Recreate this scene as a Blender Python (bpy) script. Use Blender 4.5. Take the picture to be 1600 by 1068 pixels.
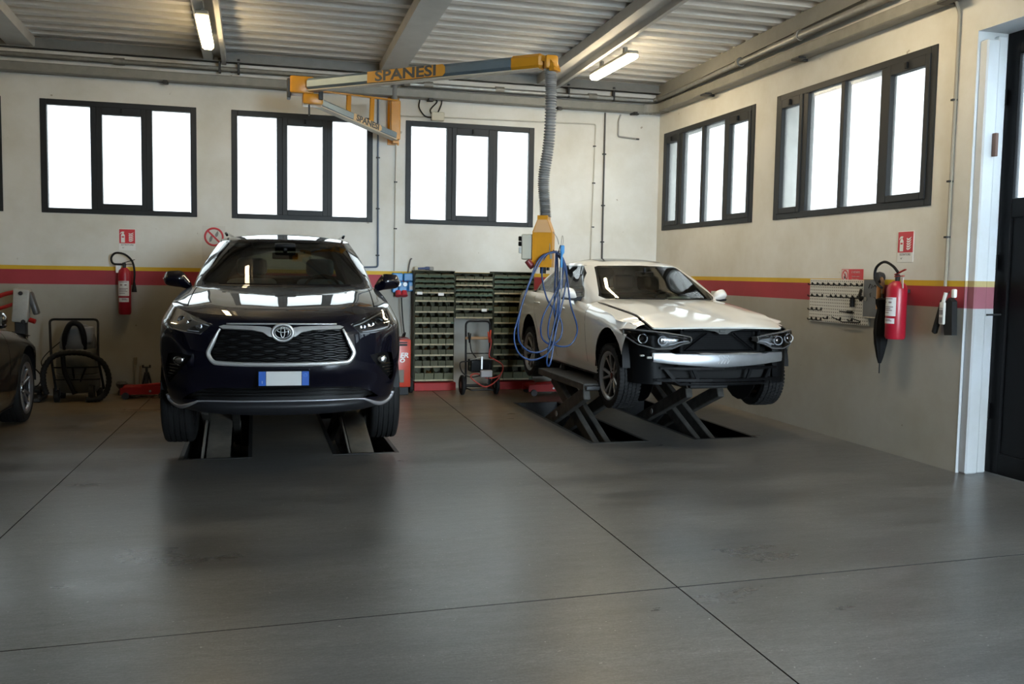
import bpy, bmesh, math, random
import numpy as np
from mathutils import Vector, Matrix
from mathutils.bvhtree import BVHTree

random.seed(7)
S = bpy.context.scene
for o in list(bpy.data.objects):
    bpy.data.objects.remove(o)
COL = S.collection

# ------------------------------------------------------------------ camera
F_PX, YAW, PITCH, ROLL = 1443.185, 0.2717, -0.0745, 0.0166
H = 1.55
cy, sy = math.cos(YAW), math.sin(YAW)
cp, sp = math.cos(PITCH), math.sin(PITCH)
fw = Vector((sy * cp, cy * cp, sp))
rt = Vector((cy, -sy, 0))
up = rt.cross(fw)
c, s = math.cos(ROLL), math.sin(ROLL)
rt2, up2 = c * rt + s * up, -s * rt + c * up
cam = bpy.data.cameras.new('camera')
cam.sensor_width = 36
cam.lens = F_PX * 36 / 1600
cam.clip_start = 0.05
cam_ob = bpy.data.objects.new('camera', cam)
COL.objects.link(cam_ob)
M = Matrix((rt2, up2, -fw)).transposed().to_4x4()
M.translation = (0, 0, H)
cam_ob.matrix_world = M
S.camera = cam_ob

# ------------------------------------------------------------------ light
S.view_settings.view_transform = 'Standard'
S.view_settings.look = 'None'
S.view_settings.gamma = 1
S.view_settings.use_curve_mapping = False
S.view_settings.exposure = 0.2
try:
    S.cycles.use_denoising = True
    S.cycles.max_bounces = 12
    S.cycles.diffuse_bounces = 6
    S.cycles.transparent_max_bounces = 16
    S.cycles.sample_clamp_indirect = 6
    S.cycles.caustics_reflective = False
    S.cycles.caustics_refractive = False
except Exception:
    pass
SKY = 46.0
LAMP = 56.0
W = bpy.data.worlds.new('overcast_sky')
S.world = W
W.use_nodes = True
bgn = W.node_tree.nodes['Background']
bgn.inputs[0].default_value = (0.70, 0.865, 1.0, 1)     # even, overcast sky
bgn.inputs[1].default_value = SKY


def portal(loc, direction, sx, sz):
    """a daylight portal: tells the renderer where sky light enters the hall, adds no light itself"""
    l = bpy.data.lights.new('daylight_portal', 'AREA')
    l.shape = 'RECTANGLE'
    l.size, l.size_y = sx, sz
    l.cycles.is_portal = True
    o = bpy.data.objects.new('daylight_portal', l)
    o.location = loc
    o.rotation_euler = Vector(direction).to_track_quat('-Z', 'Z').to_euler()
    COL.objects.link(o)


D, XR = 12.08, 5.457          # inner faces of the back wall and the right wall
YF, XL = -5.0, -12.0          # front wall, left wall
WB = [-9.02, -6.872, -4.573, -2.425, -0.277, 1.889]          # left edges of the back windows
WW, ZB, ZT = 1.74, 2.172, 3.498
WR = [(9.484, 11.908), (6.581, 9.032)]
for x in WB:
    portal((x + WW / 2, D + 0.34, (ZB + ZT) / 2), (0, -1, 0), WW, ZT - ZB)
for y0, y1 in WR:
    portal((XR + 0.34, (y0 + y1) / 2, (ZB + ZT) / 2), (-1, 0, 0), y1 - y0, ZT - ZB)

# ------------------------------------------------------------------ helpers
MATS = {}


def mat(name, col, rough=0.5, metal=0.0, coat=0.0, noise=0.0, scale=8.0, bump=0.0, emit=None, spec=None, col2=None, aniso=None):
    if name in MATS:
        return MATS[name]
    m = bpy.data.materials.new(name)
    m.use_nodes = True
    nt = m.node_tree
    b = nt.nodes['Principled BSDF']
    b.inputs['Base Color'].default_value = (*col, 1)
    b.inputs['Roughness'].default_value = rough
    b.inputs['Metallic'].default_value = metal
    if coat:
        b.inputs['Coat Weight'].default_value = coat
        b.inputs['Coat Roughness'].default_value = 0.03
    if spec is not None:
        b.inputs['Specular IOR Level'].default_value = spec
    if emit:
        b.inputs['Emission Color'].default_value = (*emit[:3], 1)
        b.inputs['Emission Strength'].default_value = emit[3]
    if noise or bump:
        tc = nt.nodes.new('ShaderNodeTexCoord')
        n = nt.nodes.new('ShaderNodeTexNoise')
        n.inputs['Scale'].default_value = scale
        n.inputs['Detail'].default_value = 6
        n.inputs['Roughness'].default_value = 0.65
        nt.links.new(tc.outputs['Object'], n.inputs['Vector'])
        if noise:
            r = nt.nodes.new('ShaderNodeValToRGB')
            c2 = col2 or tuple(max(0, v * (1 - noise)) for v in col)
            r.color_ramp.elements[0].position = 0.3
            r.color_ramp.elements[1].position = 0.7
            r.color_ramp.elements[0].color = (*c2, 1)
            r.color_ramp.elements[1].color = (*col, 1)
            nt.links.new(n.outputs['Fac'], r.inputs['Fac'])
            nt.links.new(r.outputs['Color'], b.inputs['Base Color'])
        if bump:
            bp = nt.nodes.new('ShaderNodeBump')
            bp.inputs['Strength'].default_value = bump
            bp.inputs['Distance'].default_value = 0.01
            nt.links.new(n.outputs['Fac'], bp.inputs['Height'])
            nt.links.new(bp.outputs['Normal'], b.inputs['Normal'])
    MATS[name] = m
    return m


def glass_mat(name, tint, refl=1.0, frost=0.0, rough=0.02):
    """see-through pane: tinted transmission plus mirror reflection by Fresnel, optionally frosted"""
    if name in MATS:
        return MATS[name]
    m = bpy.data.materials.new(name)
    m.use_nodes = True
    nt = m.node_tree
    nt.nodes.clear()
    out = nt.nodes.new('ShaderNodeOutputMaterial')
    tr = nt.nodes.new('ShaderNodeBsdfTransparent')
    tr.inputs[0].default_value = (*tint, 1)
    gl = nt.nodes.new('ShaderNodeBsdfGlossy')
    gl.inputs['Roughness'].default_value = rough
    fr = nt.nodes.new('ShaderNodeFresnel')
    fr.inputs['IOR'].default_value = 1.5
    ml = nt.nodes.new('ShaderNodeMath')
    ml.operation = 'MULTIPLY'
    ml.inputs[1].default_value = refl
    nt.links.new(fr.outputs[0], ml.inputs[0])
    mx = nt.nodes.new('ShaderNodeMixShader')
    nt.links.new(ml.outputs[0], mx.inputs[0])
    if frost:
        tl = nt.nodes.new('ShaderNodeBsdfTranslucent')
        tl.inputs[0].default_value = (*tint, 1)
        m2 = nt.nodes.new('ShaderNodeMixShader')
        m2.inputs[0].default_value = frost
        nt.links.new(tr.outputs[0], m2.inputs[1])
        nt.links.new(tl.outputs[0], m2.inputs[2])
        nt.links.new(m2.outputs[0], mx.inputs[1])
    else:
        nt.links.new(tr.outputs[0], mx.inputs[1])
    nt.links.new(gl.outputs[0], mx.inputs[2])
    nt.links.new(mx.outputs[0], out.inputs['Surface'])
    MATS[name] = m
    return m


def new_obj(name, me, parent=None):
    o = bpy.data.objects.new(name, me)
    COL.objects.link(o)
    if parent is not None:
        o.parent = parent
    return o


def obj(name, bm, m, parent=None, smooth=False, loc=None, angle=None):
    me = bpy.data.meshes.new(name)
    if bm.faces:
        bmesh.ops.recalc_face_normals(bm, faces=bm.faces[:])
    bm.to_mesh(me)
    bm.free()
    for mm in (m if isinstance(m, (list, tuple)) else [m]):
        me.materials.append(mm)
    if smooth:
        me.polygons.foreach_set('use_smooth', [True] * len(me.polygons))
        if angle:
            try:
                me.set_sharp_from_angle(angle=math.radians(angle))
            except Exception:
                pass
    o = new_obj(name, me, parent)
    if loc is not None:
        o.location = loc
    return o


def thing(name, label, cat, loc=(0, 0, 0), rz=0.0, group=None, scale=1.0):
    o = new_obj(name, None)
    o.location = loc
    o.rotation_euler = (0, 0, rz)
    if scale != 1.0:
        o.scale = (scale,) * 3
    o['label'] = label
    o['category'] = cat
    if group:
        o['group'] = group
    return o


def tag(o, label, cat, group=None):
    o['label'] = label
    o['category'] = cat
    if group:
        o['group'] = group
    return o


def structure(o):
    o['kind'] = 'structure'
    return o


def dup(root, loc, rz=None, label=None):
    r = root.copy()
    COL.objects.link(r)
    r.location = loc
    if rz is not None:
        r.rotation_euler = (0, 0, rz)
    if label:
        r['label'] = label
    for ch in list(root.children):
        c2 = ch.copy()
        COL.objects.link(c2)
        c2.parent = r
        for g in list(ch.children):
            d2 = g.copy()
            COL.objects.link(d2)
            d2.parent = c2
    return r


def add_box(bm, lo, hi, bev=0.0, seg=1, M4=None):
    lo, hi = Vector(lo), Vector(hi)
    ce, sz = (lo + hi) / 2, hi - lo
    g = bmesh.ops.create_cube(bm, size=1.0)
    vs = g['verts']
    for v in vs:
        v.co = Vector((v.co.x * sz.x, v.co.y * sz.y, v.co.z * sz.z)) + ce
    if bev:
        es = list({e for v in vs for e in v.link_edges})
        r = bmesh.ops.bevel(bm, geom=es, offset=min(bev, min(sz) * 0.49), segments=seg, affect='EDGES', profile=0.5)
        vs = list({v for f in r['faces'] for v in f.verts} | {v for v in vs if v.is_valid})
    if M4 is not None:
        bmesh.ops.transform(bm, matrix=M4, verts=[v for v in vs if v.is_valid])
    return vs


def box(lo, hi, bev=0.0, seg=1):
    bm = bmesh.new()
    add_box(bm, lo, hi, bev, seg)
    return bm


def boxes(*lst, bev=0.0):
    bm = bmesh.new()
    for lo, hi in lst:
        add_box(bm, lo, hi, bev)
    return bm


def smooth_path(pts, n=6, closed=False):
    """Catmull-Rom through the points"""
    P = [Vector(p) for p in pts]
    N = len(P)
    out = []
    rng = N if closed else N - 1
    for i in range(rng):
        p1, p2 = P[i], P[(i + 1) % N]
        p0 = P[i - 1] if (i > 0 or closed) else p1 * 2 - p2
        p3 = P[(i + 2) % N] if (i + 2 < N or closed) else p2 * 2 - p1
        for k in range(n):
            t = k / n
            out.append(0.5 * ((2 * p1) + (p2 - p0) * t + (2 * p0 - 5 * p1 + 4 * p2 - p3) * t * t + (3 * p1 - p0 - 3 * p2 + p3) * t ** 3))
    if not closed:
        out.append(P[-1])
    return out


def add_tube(bm, pts, r, seg=8, closed=False, cap=True, flat=1.0):
    P = [Vector(p) for p in pts]
    N = len(P)
    rings = []
    nrm = None
    for i in range(N):
        a = P[i - 1] if (i > 0 or closed) else P[i]
        b = P[(i + 1) % N] if (i < N - 1 or closed) else P[i]
        t = (b - a)
        if t.length < 1e-9:
            t = Vector((0, 0, 1))
        t.normalize()
        if nrm is None:
            nrm = t.cross(Vector((0, 0, 1)))
            if nrm.length < 0.1:
                nrm = t.cross(Vector((0, 1, 0)))
        nrm = (nrm - t * nrm.dot(t))
        nrm.normalize()
        bi = t.cross(nrm)
        rr = r[i] if isinstance(r, (list, tuple)) else r
        rings.append([bm.verts.new(P[i] + rr * (math.cos(q) * nrm + flat * math.sin(q) * bi)) for q in [2 * math.pi * k / seg for k in range(seg)]])
    for i in range(N if closed else N - 1):
        A, B = rings[i], rings[(i + 1) % N]
        for k in range(seg):
            bm.faces.new((A[k], A[(k + 1) % seg], B[(k + 1) % seg], B[k]))
    if cap and not closed:
        bm.faces.new(rings[0][::-1])
        bm.faces.new(rings[-1])
    return bm


def tube(pts, r, seg=8, closed=False, flat=1.0):
    return add_tube(bmesh.new(), pts, r, seg, closed, True, flat)


def add_lathe(bm, prof, seg=24, axis='z', o=(0, 0, 0), a0=0.0, a1=2 * math.pi):
    """prof: (radius, height); axis: the direction of height"""
    o = Vector(o)
    full = abs(a1 - a0 - 2 * math.pi) < 1e-6
    n = seg if full else seg + 1
    rings = []
    for k in range(n):
        q = a0 + (a1 - a0) * k / seg
        cq, sq = math.cos(q), math.sin(q)
        ring = []
        for r, h in prof:
            v = {'z': (r * cq, r * sq, h), 'x': (h, r * cq, r * sq), 'y': (r * cq, h, r * sq)}[axis]
            ring.append(bm.verts.new(o + Vector(v)))
        rings.append(ring)
    for k in range(seg):
        A, B = rings[k], rings[(k + 1) % n]
        for i in range(len(prof) - 1):
            bm.faces.new((A[i], A[i + 1], B[i + 1], B[i]))
    bmesh.ops.remove_doubles(bm, verts=[v for r in rings for v in r], dist=1e-6)
    return bm


def lathe(prof, seg=24, axis='z', o=(0, 0, 0)):
    return add_lathe(bmesh.new(), prof, seg, axis, o)


def add_prism(bm, poly, a, b, axis='y'):
    """polygon in the plane across `axis`, extruded from a to b"""
    def mk(p, h):
        return {'y': (p[0], h, p[1]), 'x': (h, p[0], p[1]), 'z': (p[0], p[1], h)}[axis]
    A = [bm.verts.new(mk(p, a)) for p in poly]
    B = [bm.verts.new(mk(p, b)) for p in poly]
    n = len(poly)
    bm.faces.new(A)
    bm.faces.new(B[::-1])
    for i in range(n):
        bm.faces.new((A[i], B[i], B[(i + 1) % n], A[(i + 1) % n]))
    return bm


def prism(poly, a, b, axis='y'):
    return add_prism(bmesh.new(), poly, a, b, axis)


def beam_between(bm, p, q, w, h, upv=(0, 0, 1), bev=0.0):
    """box bar from p to q, w across, h along upv"""
    p, q = Vector(p), Vector(q)
    t = (q - p)
    L = t.length
    t.normalize()
    u = Vector(upv)
    u = (u - t * u.dot(t)).normalized()
    x = t.cross(u)
    M4 = Matrix((x, t, u)).transposed().to_4x4()
    M4.translation = (p + q) / 2
    return add_box(bm, (-w / 2, -L / 2, -h / 2), (w / 2, L / 2, h / 2), bev, 1, M4)


def bar(p, q, w, h, upv=(0, 0, 1), bev=0.0):
    bm = bmesh.new()
    beam_between(bm, p, q, w, h, upv, bev)
    return bm


def ring_pts(cx, cz, rx, rz, n=24, y=0.0):
    return [(cx + rx * math.cos(2 * math.pi * k / n), y, cz + rz * math.sin(2 * math.pi * k / n)) for k in range(n)]


def circ(cx, cz, r, n=24, rz=None):
    return [(cx + r * math.cos(2 * math.pi * k / n), cz + (rz or r) * math.sin(2 * math.pi * k / n)) for k in range(n)]


def text_obj(name, txt, size, m, parent=None, M4=None, depth=0.002, shear=0.0, sx=1.0, bold=0.0):
    cu = bpy.data.curves.new(name, 'FONT')
    cu.body = txt
    cu.size = size
    cu.align_x = 'CENTER'
    cu.align_y = 'CENTER'
    cu.extrude = depth
    cu.shear = shear
    cu.offset = bold
    cu.resolution_u = 3
    o = bpy.data.objects.new(name, cu)
    COL.objects.link(o)
    dg = bpy.context.evaluated_depsgraph_get()
    me = bpy.data.meshes.new_from_object(o.evaluated_get(dg))
    bpy.data.objects.remove(o)
    bpy.data.curves.remove(cu)
    me.name = name
    me.materials.clear()
    me.materials.append(m)
    if sx != 1.0:
        me.transform(Matrix.Diagonal((sx, 1, 1, 1)))
    if M4 is not None:
        me.transform(M4)
    return new_obj(name, me, parent)


def face_mx(o, right, upv):
    """matrix that puts a drawing's x along `right`, y along `upv`"""
    r, u = Vector(right).normalized(), Vector(upv).normalized()
    n = r.cross(u)
    m4 = Matrix((r, u, n)).transposed().to_4x4()
    m4.translation = o
    return m4


# common materials
STEEL = mat('galvanised steel', (0.36, 0.355, 0.33), 0.45, 0.6, noise=0.25, scale=20)
PIPE = mat('dusty painted pipe', (0.27, 0.255, 0.22), 0.5, 0.2, noise=0.3, scale=12)
TRUNK = mat('grey trunking', (0.25, 0.24, 0.21), 0.5, 0.0, noise=0.25, scale=6)
BLACK = mat('black plastic', (0.006, 0.006, 0.0065), 0.5, spec=0.2)
BLKGLOSS = mat('gloss black plastic', (0.004, 0.004, 0.0045), 0.12, spec=0.35)
RUBBER = mat('black rubber', (0.014, 0.014, 0.014), 0.75, bump=0.1, scale=60, spec=0.25)
CHROME = mat('satin chrome', (0.62, 0.62, 0.62), 0.34, 0.65)
ALU = mat('brushed aluminium', (0.62, 0.64, 0.66), 0.32, 1.0, noise=0.12, scale=15)
RED = mat('red paint', (0.33, 0.012, 0.010), 0.5, noise=0.25, scale=10, spec=0.25)
WHITE = mat('white sheet', (0.78, 0.78, 0.76), 0.45)
DKSTEEL = mat('dark oily steel', (0.03, 0.03, 0.031), 0.5, 0.3, noise=0.4, scale=9, bump=0.1)
LIFTGREY = mat('lift grey paint', (0.085, 0.080, 0.072), 0.55, 0.0, noise=0.6, scale=9, bump=0.1, spec=0.2)
FRAME = mat('anthracite aluminium', (0.018, 0.0195, 0.021), 0.5, 0.0, spec=0.3)
ORANGE = mat('amber enamel', (0.62, 0.27, 0.015), 0.35, noise=0.15, scale=8)
BLUE = mat('blue hose rubber', (0.010, 0.040, 0.135), 0.32)
BLUEP = mat('blue plastic', (0.03, 0.22, 0.52), 0.4)
CREAM = mat('ivory plastic', (0.55, 0.52, 0.42), 0.5)
DRED = mat('signal red print', (0.55, 0.03, 0.04), 0.4)
DARKIN = mat('black fabric', (0.010, 0.011, 0.012), 0.8)
# ================================================================== the room
def wall_mat(name='painted wall with red and yellow bands', hi=(0.72, 0.712, 0.672), lo=(0.36, 0.345, 0.305), red=(0.36, 0.035, 0.05), yel=(0.66, 0.42, 0.02)):
    m = bpy.data.materials.new(name)
    m.use_nodes = True
    nt = m.node_tree
    L = nt.links
    b = nt.nodes['Principled BSDF']
    b.inputs['Roughness'].default_value = 0.62
    tc = nt.nodes.new('ShaderNodeTexCoord')
    sx = nt.nodes.new('ShaderNodeSeparateXYZ')
    L.new(tc.outputs['Object'], sx.inputs[0])
    ns = nt.nodes.new('ShaderNodeTexNoise')
    ns.inputs['Scale'].default_value = 1.6
    ns.inputs['Detail'].default_value = 9
    ns.inputs['Roughness'].default_value = 0.62
    L.new(tc.outputs['Object'], ns.inputs['Vector'])
    r = nt.nodes.new('ShaderNodeValToRGB')
    cr = r.color_ramp
    cr.interpolation = 'CONSTANT'
    stops = [(0.0, lo), (1.318 / 4, red), (1.494 / 4, yel), (1.541 / 4, hi)]
    cr.elements[0].position = 0
    cr.elements[0].color = (*stops[0][1], 1)
    cr.elements[1].position = stops[1][0]
    cr.elements[1].color = (*stops[1][1], 1)
    for p, c_ in stops[2:]:
        e = cr.elements.new(p)
        e.color = (*c_, 1)
    dv = nt.nodes.new('ShaderNodeMath')
    dv.operation = 'DIVIDE'
    dv.inputs[1].default_value = 4
    L.new(sx.outputs[2], dv.inputs[0])
    L.new(dv.outputs[0], r.inputs['Fac'])
    # grime: broad stains and small scuffs
    r2 = nt.nodes.new('ShaderNodeValToRGB')
    r2.color_ramp.elements[0].position = 0.30
    r2.color_ramp.elements[0].color = (0.80, 0.77, 0.70, 1)
    r2.color_ramp.elements[1].position = 0.62
    r2.color_ramp.elements[1].color = (1, 1, 1, 1)
    L.new(ns.outputs['Fac'], r2.inputs['Fac'])
    mu = nt.nodes.new('ShaderNodeMixRGB')
    mu.blend_type = 'MULTIPLY'
    mu.inputs[0].default_value = 0.75
    L.new(r.outputs['Color'], mu.inputs[1])
    L.new(r2.outputs['Color'], mu.inputs[2])
    vo = nt.nodes.new('ShaderNodeTexNoise')
    vo.inputs['Scale'].default_value = 9
    vo.inputs['Detail'].default_value = 3
    L.new(tc.outputs['Object'], vo.inputs['Vector'])
    r3 = nt.nodes.new('ShaderNodeValToRGB')
    r3.color_ramp.elements[0].position = 0.235
    r3.color_ramp.elements[0].color = (0.45, 0.4, 0.33, 1)
    r3.color_ramp.elements[1].position = 0.265
    r3.color_ramp.elements[1].color = (1, 1, 1, 1)
    L.new(vo.outputs['Fac'], r3.inputs['Fac'])
    mu2 = nt.nodes.new('ShaderNodeMixRGB')
    mu2.blend_type = 'MULTIPLY'
    mu2.inputs[0].default_value = 0.8
    L.new(mu.outputs[0], mu2.inputs[1])
    L.new(r3.outputs[0], mu2.inputs[2])
    L.new(mu2.outputs[0], b.inputs['Base Color'])
    bp = nt.nodes.new('ShaderNodeBump')
    bp.inputs['Strength'].default_value = 0.12
    bp.inputs['Distance'].default_value = 0.02
    L.new(ns.outputs['Fac'], bp.inputs['Height'])
    L.new(bp.outputs[0], b.inputs['Normal'])
    return m


WALL = wall_mat()
JAMB = wall_mat('cool jamb paint', (0.70, 0.735, 0.77), (0.42, 0.435, 0.45), (0.30, 0.10, 0.13), (0.50, 0.40, 0.18))  # cooler copy of the wall paint with paler bands


def concrete_mat():
    m = bpy.data.materials.new('polished concrete')
    m.use_nodes = True
    nt = m.node_tree
    L = nt.links
    b = nt.nodes['Principled BSDF']
    tc = nt.nodes.new('ShaderNodeTexCoord')
    mp = nt.nodes.new('ShaderNodeMapping')
    mp.inputs['Scale'].default_value = (0.55, 1.5, 1)
    L.new(tc.outputs['Object'], mp.inputs[0])

    def noise(sc, det, src, ro=0.6):
        n = nt.nodes.new('ShaderNodeTexNoise')
        n.inputs['Scale'].default_value = sc
        n.inputs['Detail'].default_value = det
        n.inputs['Roughness'].default_value = ro
        L.new(src, n.inputs['Vector'])
        return n

    def ramp(src, a, ca, b_, cb):
        r = nt.nodes.new('ShaderNodeValToRGB')
        r.color_ramp.elements[0].position = a
        r.color_ramp.elements[0].color = (*ca, 1)
        r.color_ramp.elements[1].position = b_
        r.color_ramp.elements[1].color = (*cb, 1)
        L.new(src, r.inputs[0])
        return r

    def mix(mode, f, a, c_):
        x = nt.nodes.new('ShaderNodeMixRGB')
        x.blend_type = mode
        if isinstance(f, float):
            x.inputs[0].default_value = f
        else:
            L.new(f, x.inputs[0])
        for s_, k in ((a, 1), (c_, 2)):
            if isinstance(s_, tuple):
                x.inputs[k].default_value = (*s_, 1)
            else:
                L.new(s_, x.inputs[k])
        return x
    n1 = noise(1.1, 10, mp.outputs[0])
    base = ramp(n1.outputs['Fac'], 0.3, (0.088, 0.088, 0.086), 0.72, (0.172, 0.171, 0.167))
    # brownish dirt, spread thicker over the working bays by the back wall
    sp_ = nt.nodes.new('ShaderNodeSeparateXYZ')
    L.new(tc.outputs['Object'], sp_.inputs[0])
    mr = nt.nodes.new('ShaderNodeMapRange')
    mr.inputs[1].default_value = 7.6
    mr.inputs[2].default_value = 10.2
    L.new(sp_.outputs[1], mr.inputs[0])
    n2 = noise(0.9, 6, tc.outputs['Object'])
    dr = ramp(n2.outputs['Fac'], 0.25, (0, 0, 0), 0.6, (1, 1, 1))
    dm = nt.nodes.new('ShaderNodeMath')
    dm.operation = 'MULTIPLY'
    L.new(mr.outputs[0], dm.inputs[0])
    L.new(dr.outputs[0], dm.inputs[1])
    col = mix('MIX', dm.outputs[0], base.outputs[0], (0.225, 0.170, 0.105))
    # light scuffs along the sweeping direction, dark spots
    mp2 = nt.nodes.new('ShaderNodeMapping')
    mp2.inputs['Scale'].default_value = (1.2, 6, 1)
    mp2.inputs['Rotation'].default_value = (0, 0, 0.12)
    L.new(tc.outputs['Object'], mp2.inputs[0])
    n3 = noise(6, 8, mp2.outputs[0], 0.7)
    sc = ramp(n3.outputs['Fac'], 0.62, (0, 0, 0), 0.78, (0.4, 0.4, 0.4))
    col = mix('MIX', sc.outputs[0], col.outputs[0], (0.25, 0.25, 0.246))
    n5 = noise(2.3, 8, mp2.outputs[0], 0.7)
    bl = ramp(n5.outputs['Fac'], 0.30, (0.66, 0.65, 0.64), 0.66, (1.06, 1.06, 1.06))
    col = mix('MULTIPLY', 0.8, col.outputs[0], bl.outputs[0])
    n6 = noise(16, 10, mp2.outputs[0], 0.75)
    mo = ramp(n6.outputs['Fac'], 0.36, (0.62, 0.62, 0.62), 0.62, (1.22, 1.22, 1.22))
    col = mix('MULTIPLY', 0.8, col.outputs[0], mo.outputs[0])
    n7 = noise(90, 3, tc.outputs['Object'])
    mo = ramp(n7.outputs['Fac'], 0.35, (0.75, 0.75, 0.75), 0.65, (1.2, 1.2, 1.2))
    col = mix('MULTIPLY', 0.7, col.outputs[0], mo.outputs[0])
    n4 = noise(38, 2, tc.outputs['Object'])
    sp2 = ramp(n4.outputs['Fac'], 0.71, (0, 0, 0), 0.73, (0.6, 0.6, 0.6))
    col = mix('MIX', sp2.outputs[0], col.outputs[0], (0.42, 0.415, 0.40))
    L.new(col.outputs[0], b.inputs['Base Color'])
    rr = ramp(n1.outputs['Fac'], 0.3, (0.26, 0.26, 0.26), 0.7, (0.40, 0.40, 0.40))
    L.new(rr.outputs[0], b.inputs['Roughness'])
    b.inputs['Specular IOR Level'].default_value = 0.5
    bp = nt.nodes.new('ShaderNodeBump')
    bp.inputs['Strength'].default_value = 0.06
    bp.inputs['Distance'].default_value = 0.01
    L.new(n3.outputs['Fac'], bp.inputs['Height'])
    L.new(bp.outputs[0], b.inputs['Normal'])
    return m


CONC = concrete_mat()
CONCD = mat('dark joint filler', (0.02, 0.019, 0.018), 0.9)
CEILM = mat('galvanised corrugated sheet', (0.74, 0.73, 0.71), 0.48, 0.0, noise=0.18, scale=3)
BEAMM = mat('grey painted steel beam', (0.56, 0.555, 0.54), 0.5, noise=0.15, scale=4)

PITS = [(-0.575, -0.06, 7.83, 10.5), (0.655, 1.155, 7.83, 10.5), (3.0, 3.52, 7.93, 10.55), (4.05, 4.66, 7.93, 10.55)]


def rect_cells(x0, x1, y0, y1, holes):
    xs = sorted({x0, x1} | {v for h in holes for v in h[:2] if x0 < v < x1})
    ys = sorted({y0, y1} | {v for h in holes for v in h[2:] if y0 < v < y1})
    for i in range(len(xs) - 1):
        for j in range(len(ys) - 1):
            mx_, my_ = (xs[i] + xs[i + 1]) / 2, (ys[j] + ys[j + 1]) / 2
            if not any(h[0] < mx_ < h[1] and h[2] < my_ < h[3] for h in holes):
                yield xs[i], xs[i + 1], ys[j], ys[j + 1]


floor_bm = bmesh.new()
for a, b_, c_, d_ in rect_cells(XL, XR, YF, D, PITS):
    add_box(floor_bm, (a, c_, -0.12), (b_, d_, -0.012))
add_box(floor_bm, (XR, 1.0, -0.12), (XR + 0.40, 6.25, -0.012))
floor = structure(obj('floor', floor_bm, CONCD))
obj('door_sill', box((XR + 0.002, 1.1, -0.012), (XR + 0.40, 6.15, 0.0)), CONC, floor)
GAP = 0.004
xs_ = [XL, -8.0, -4.65, -1.29, 2.05, XR]
ys_ = [YF, -0.2, 4.07, D]
for i in range(5):
    for j in range(3):
        bm = bmesh.new()
        x0 = xs_[i] + (GAP if i else 0)
        x1 = xs_[i + 1] - (GAP if i < 4 else 0)
        y0 = ys_[j] + (0.0055 if j else 0)
        y1 = ys_[j + 1] - (0.0055 if j < 2 else 0)
        hs = [p for p in PITS if p[0] < x1 and p[1] > x0 and p[2] < y1 and p[3] > y0]
        for a, b_, c_, d_ in rect_cells(x0, x1, y0, y1, hs):
            add_box(bm, (a, c_, -0.012), (b_, d_, 0.0))
        # the sawn joints run a little out of square
        for v in bm.verts:
            x_, y_ = v.co.x, v.co.y
            if abs(x_ - 2.05) < 0.02:
                v.co.x += 0.025 * (y_ - 5)
            elif abs(x_ + 1.29) < 0.02:
                v.co.x += 0.035 * (y_ - 9)
            if abs(y_ - 4.07) < 0.02:
                v.co.y += 0.033 * (x_ - 1.5) + 0.03
        bmesh.ops.remove_doubles(bm, verts=bm.verts[:], dist=1e-5)
        so = obj('floor_slab', bm, (CONC, CONCD), floor)
        for p in so.data.polygons:
            p.material_index = 0 if p.normal.z > 0.5 else 1
for k, (a, b_, c_, d_) in enumerate(PITS):
    bm = boxes(((a, c_, -0.42), (b_, d_, -0.40)), ((a - 0.02, c_, -0.42), (a, d_, -0.005)), ((b_, c_, -0.42), (b_ + 0.02, d_, -0.005)),
               ((a, c_ - 0.02, -0.42), (b_, c_, -0.005)), ((a, d_, -0.42), (b_, d_ + 0.02, -0.005)))
    obj('lift_pit', bm, DKSTEEL, floor)
    bm = boxes(((a - 0.03, c_ - 0.03, -0.004), (a + 0.004, d_ + 0.03, 0.002)), ((b_ - 0.004, c_ - 0.03, -0.004), (b_ + 0.03, d_ + 0.03, 0.002)),
               ((a, d_ - 0.004, -0.004), (b_, d_ + 0.03, 0.002)), ((a, c_ - 0.03, -0.004), (b_, c_ + 0.004, 0.002)))
    obj('pit_edge', bm, DKSTEEL, floor)
# ground outside
bm = bmesh.new()
for lo, hi in [((-60, D + 0.35, -0.1), (60, 80, -0.06)), ((XR + 0.36, -60, -0.1), (60, D + 0.35, -0.06)), ((-60, -60, -0.1), (XR + 0.36, YF - 0.3, -0.06)), ((-60, YF - 0.3, -0.1), (XL - 0.3, D + 0.35, -0.06))]:
    add_box(bm, lo, hi)
structure(obj('ground', bm, mat('yard paving', (0.34, 0.33, 0.31), 0.8, noise=0.2, scale=2)))


def wall(name, axis, plane, t, u0, u1, z0, z1, holes, m=WALL):
    bm = bmesh.new()
    for a, b_, c_, d_ in rect_cells(u0, u1, z0, z1, holes):
        if axis == 'y':
            add_box(bm, (a, min(plane, plane + t), c_), (b_, max(plane, plane + t), d_))
        else:
            add_box(bm, (min(plane, plane + t), a, c_), (max(plane, plane + t), b_, d_))
    return structure(obj(name, bm, m))


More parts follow.
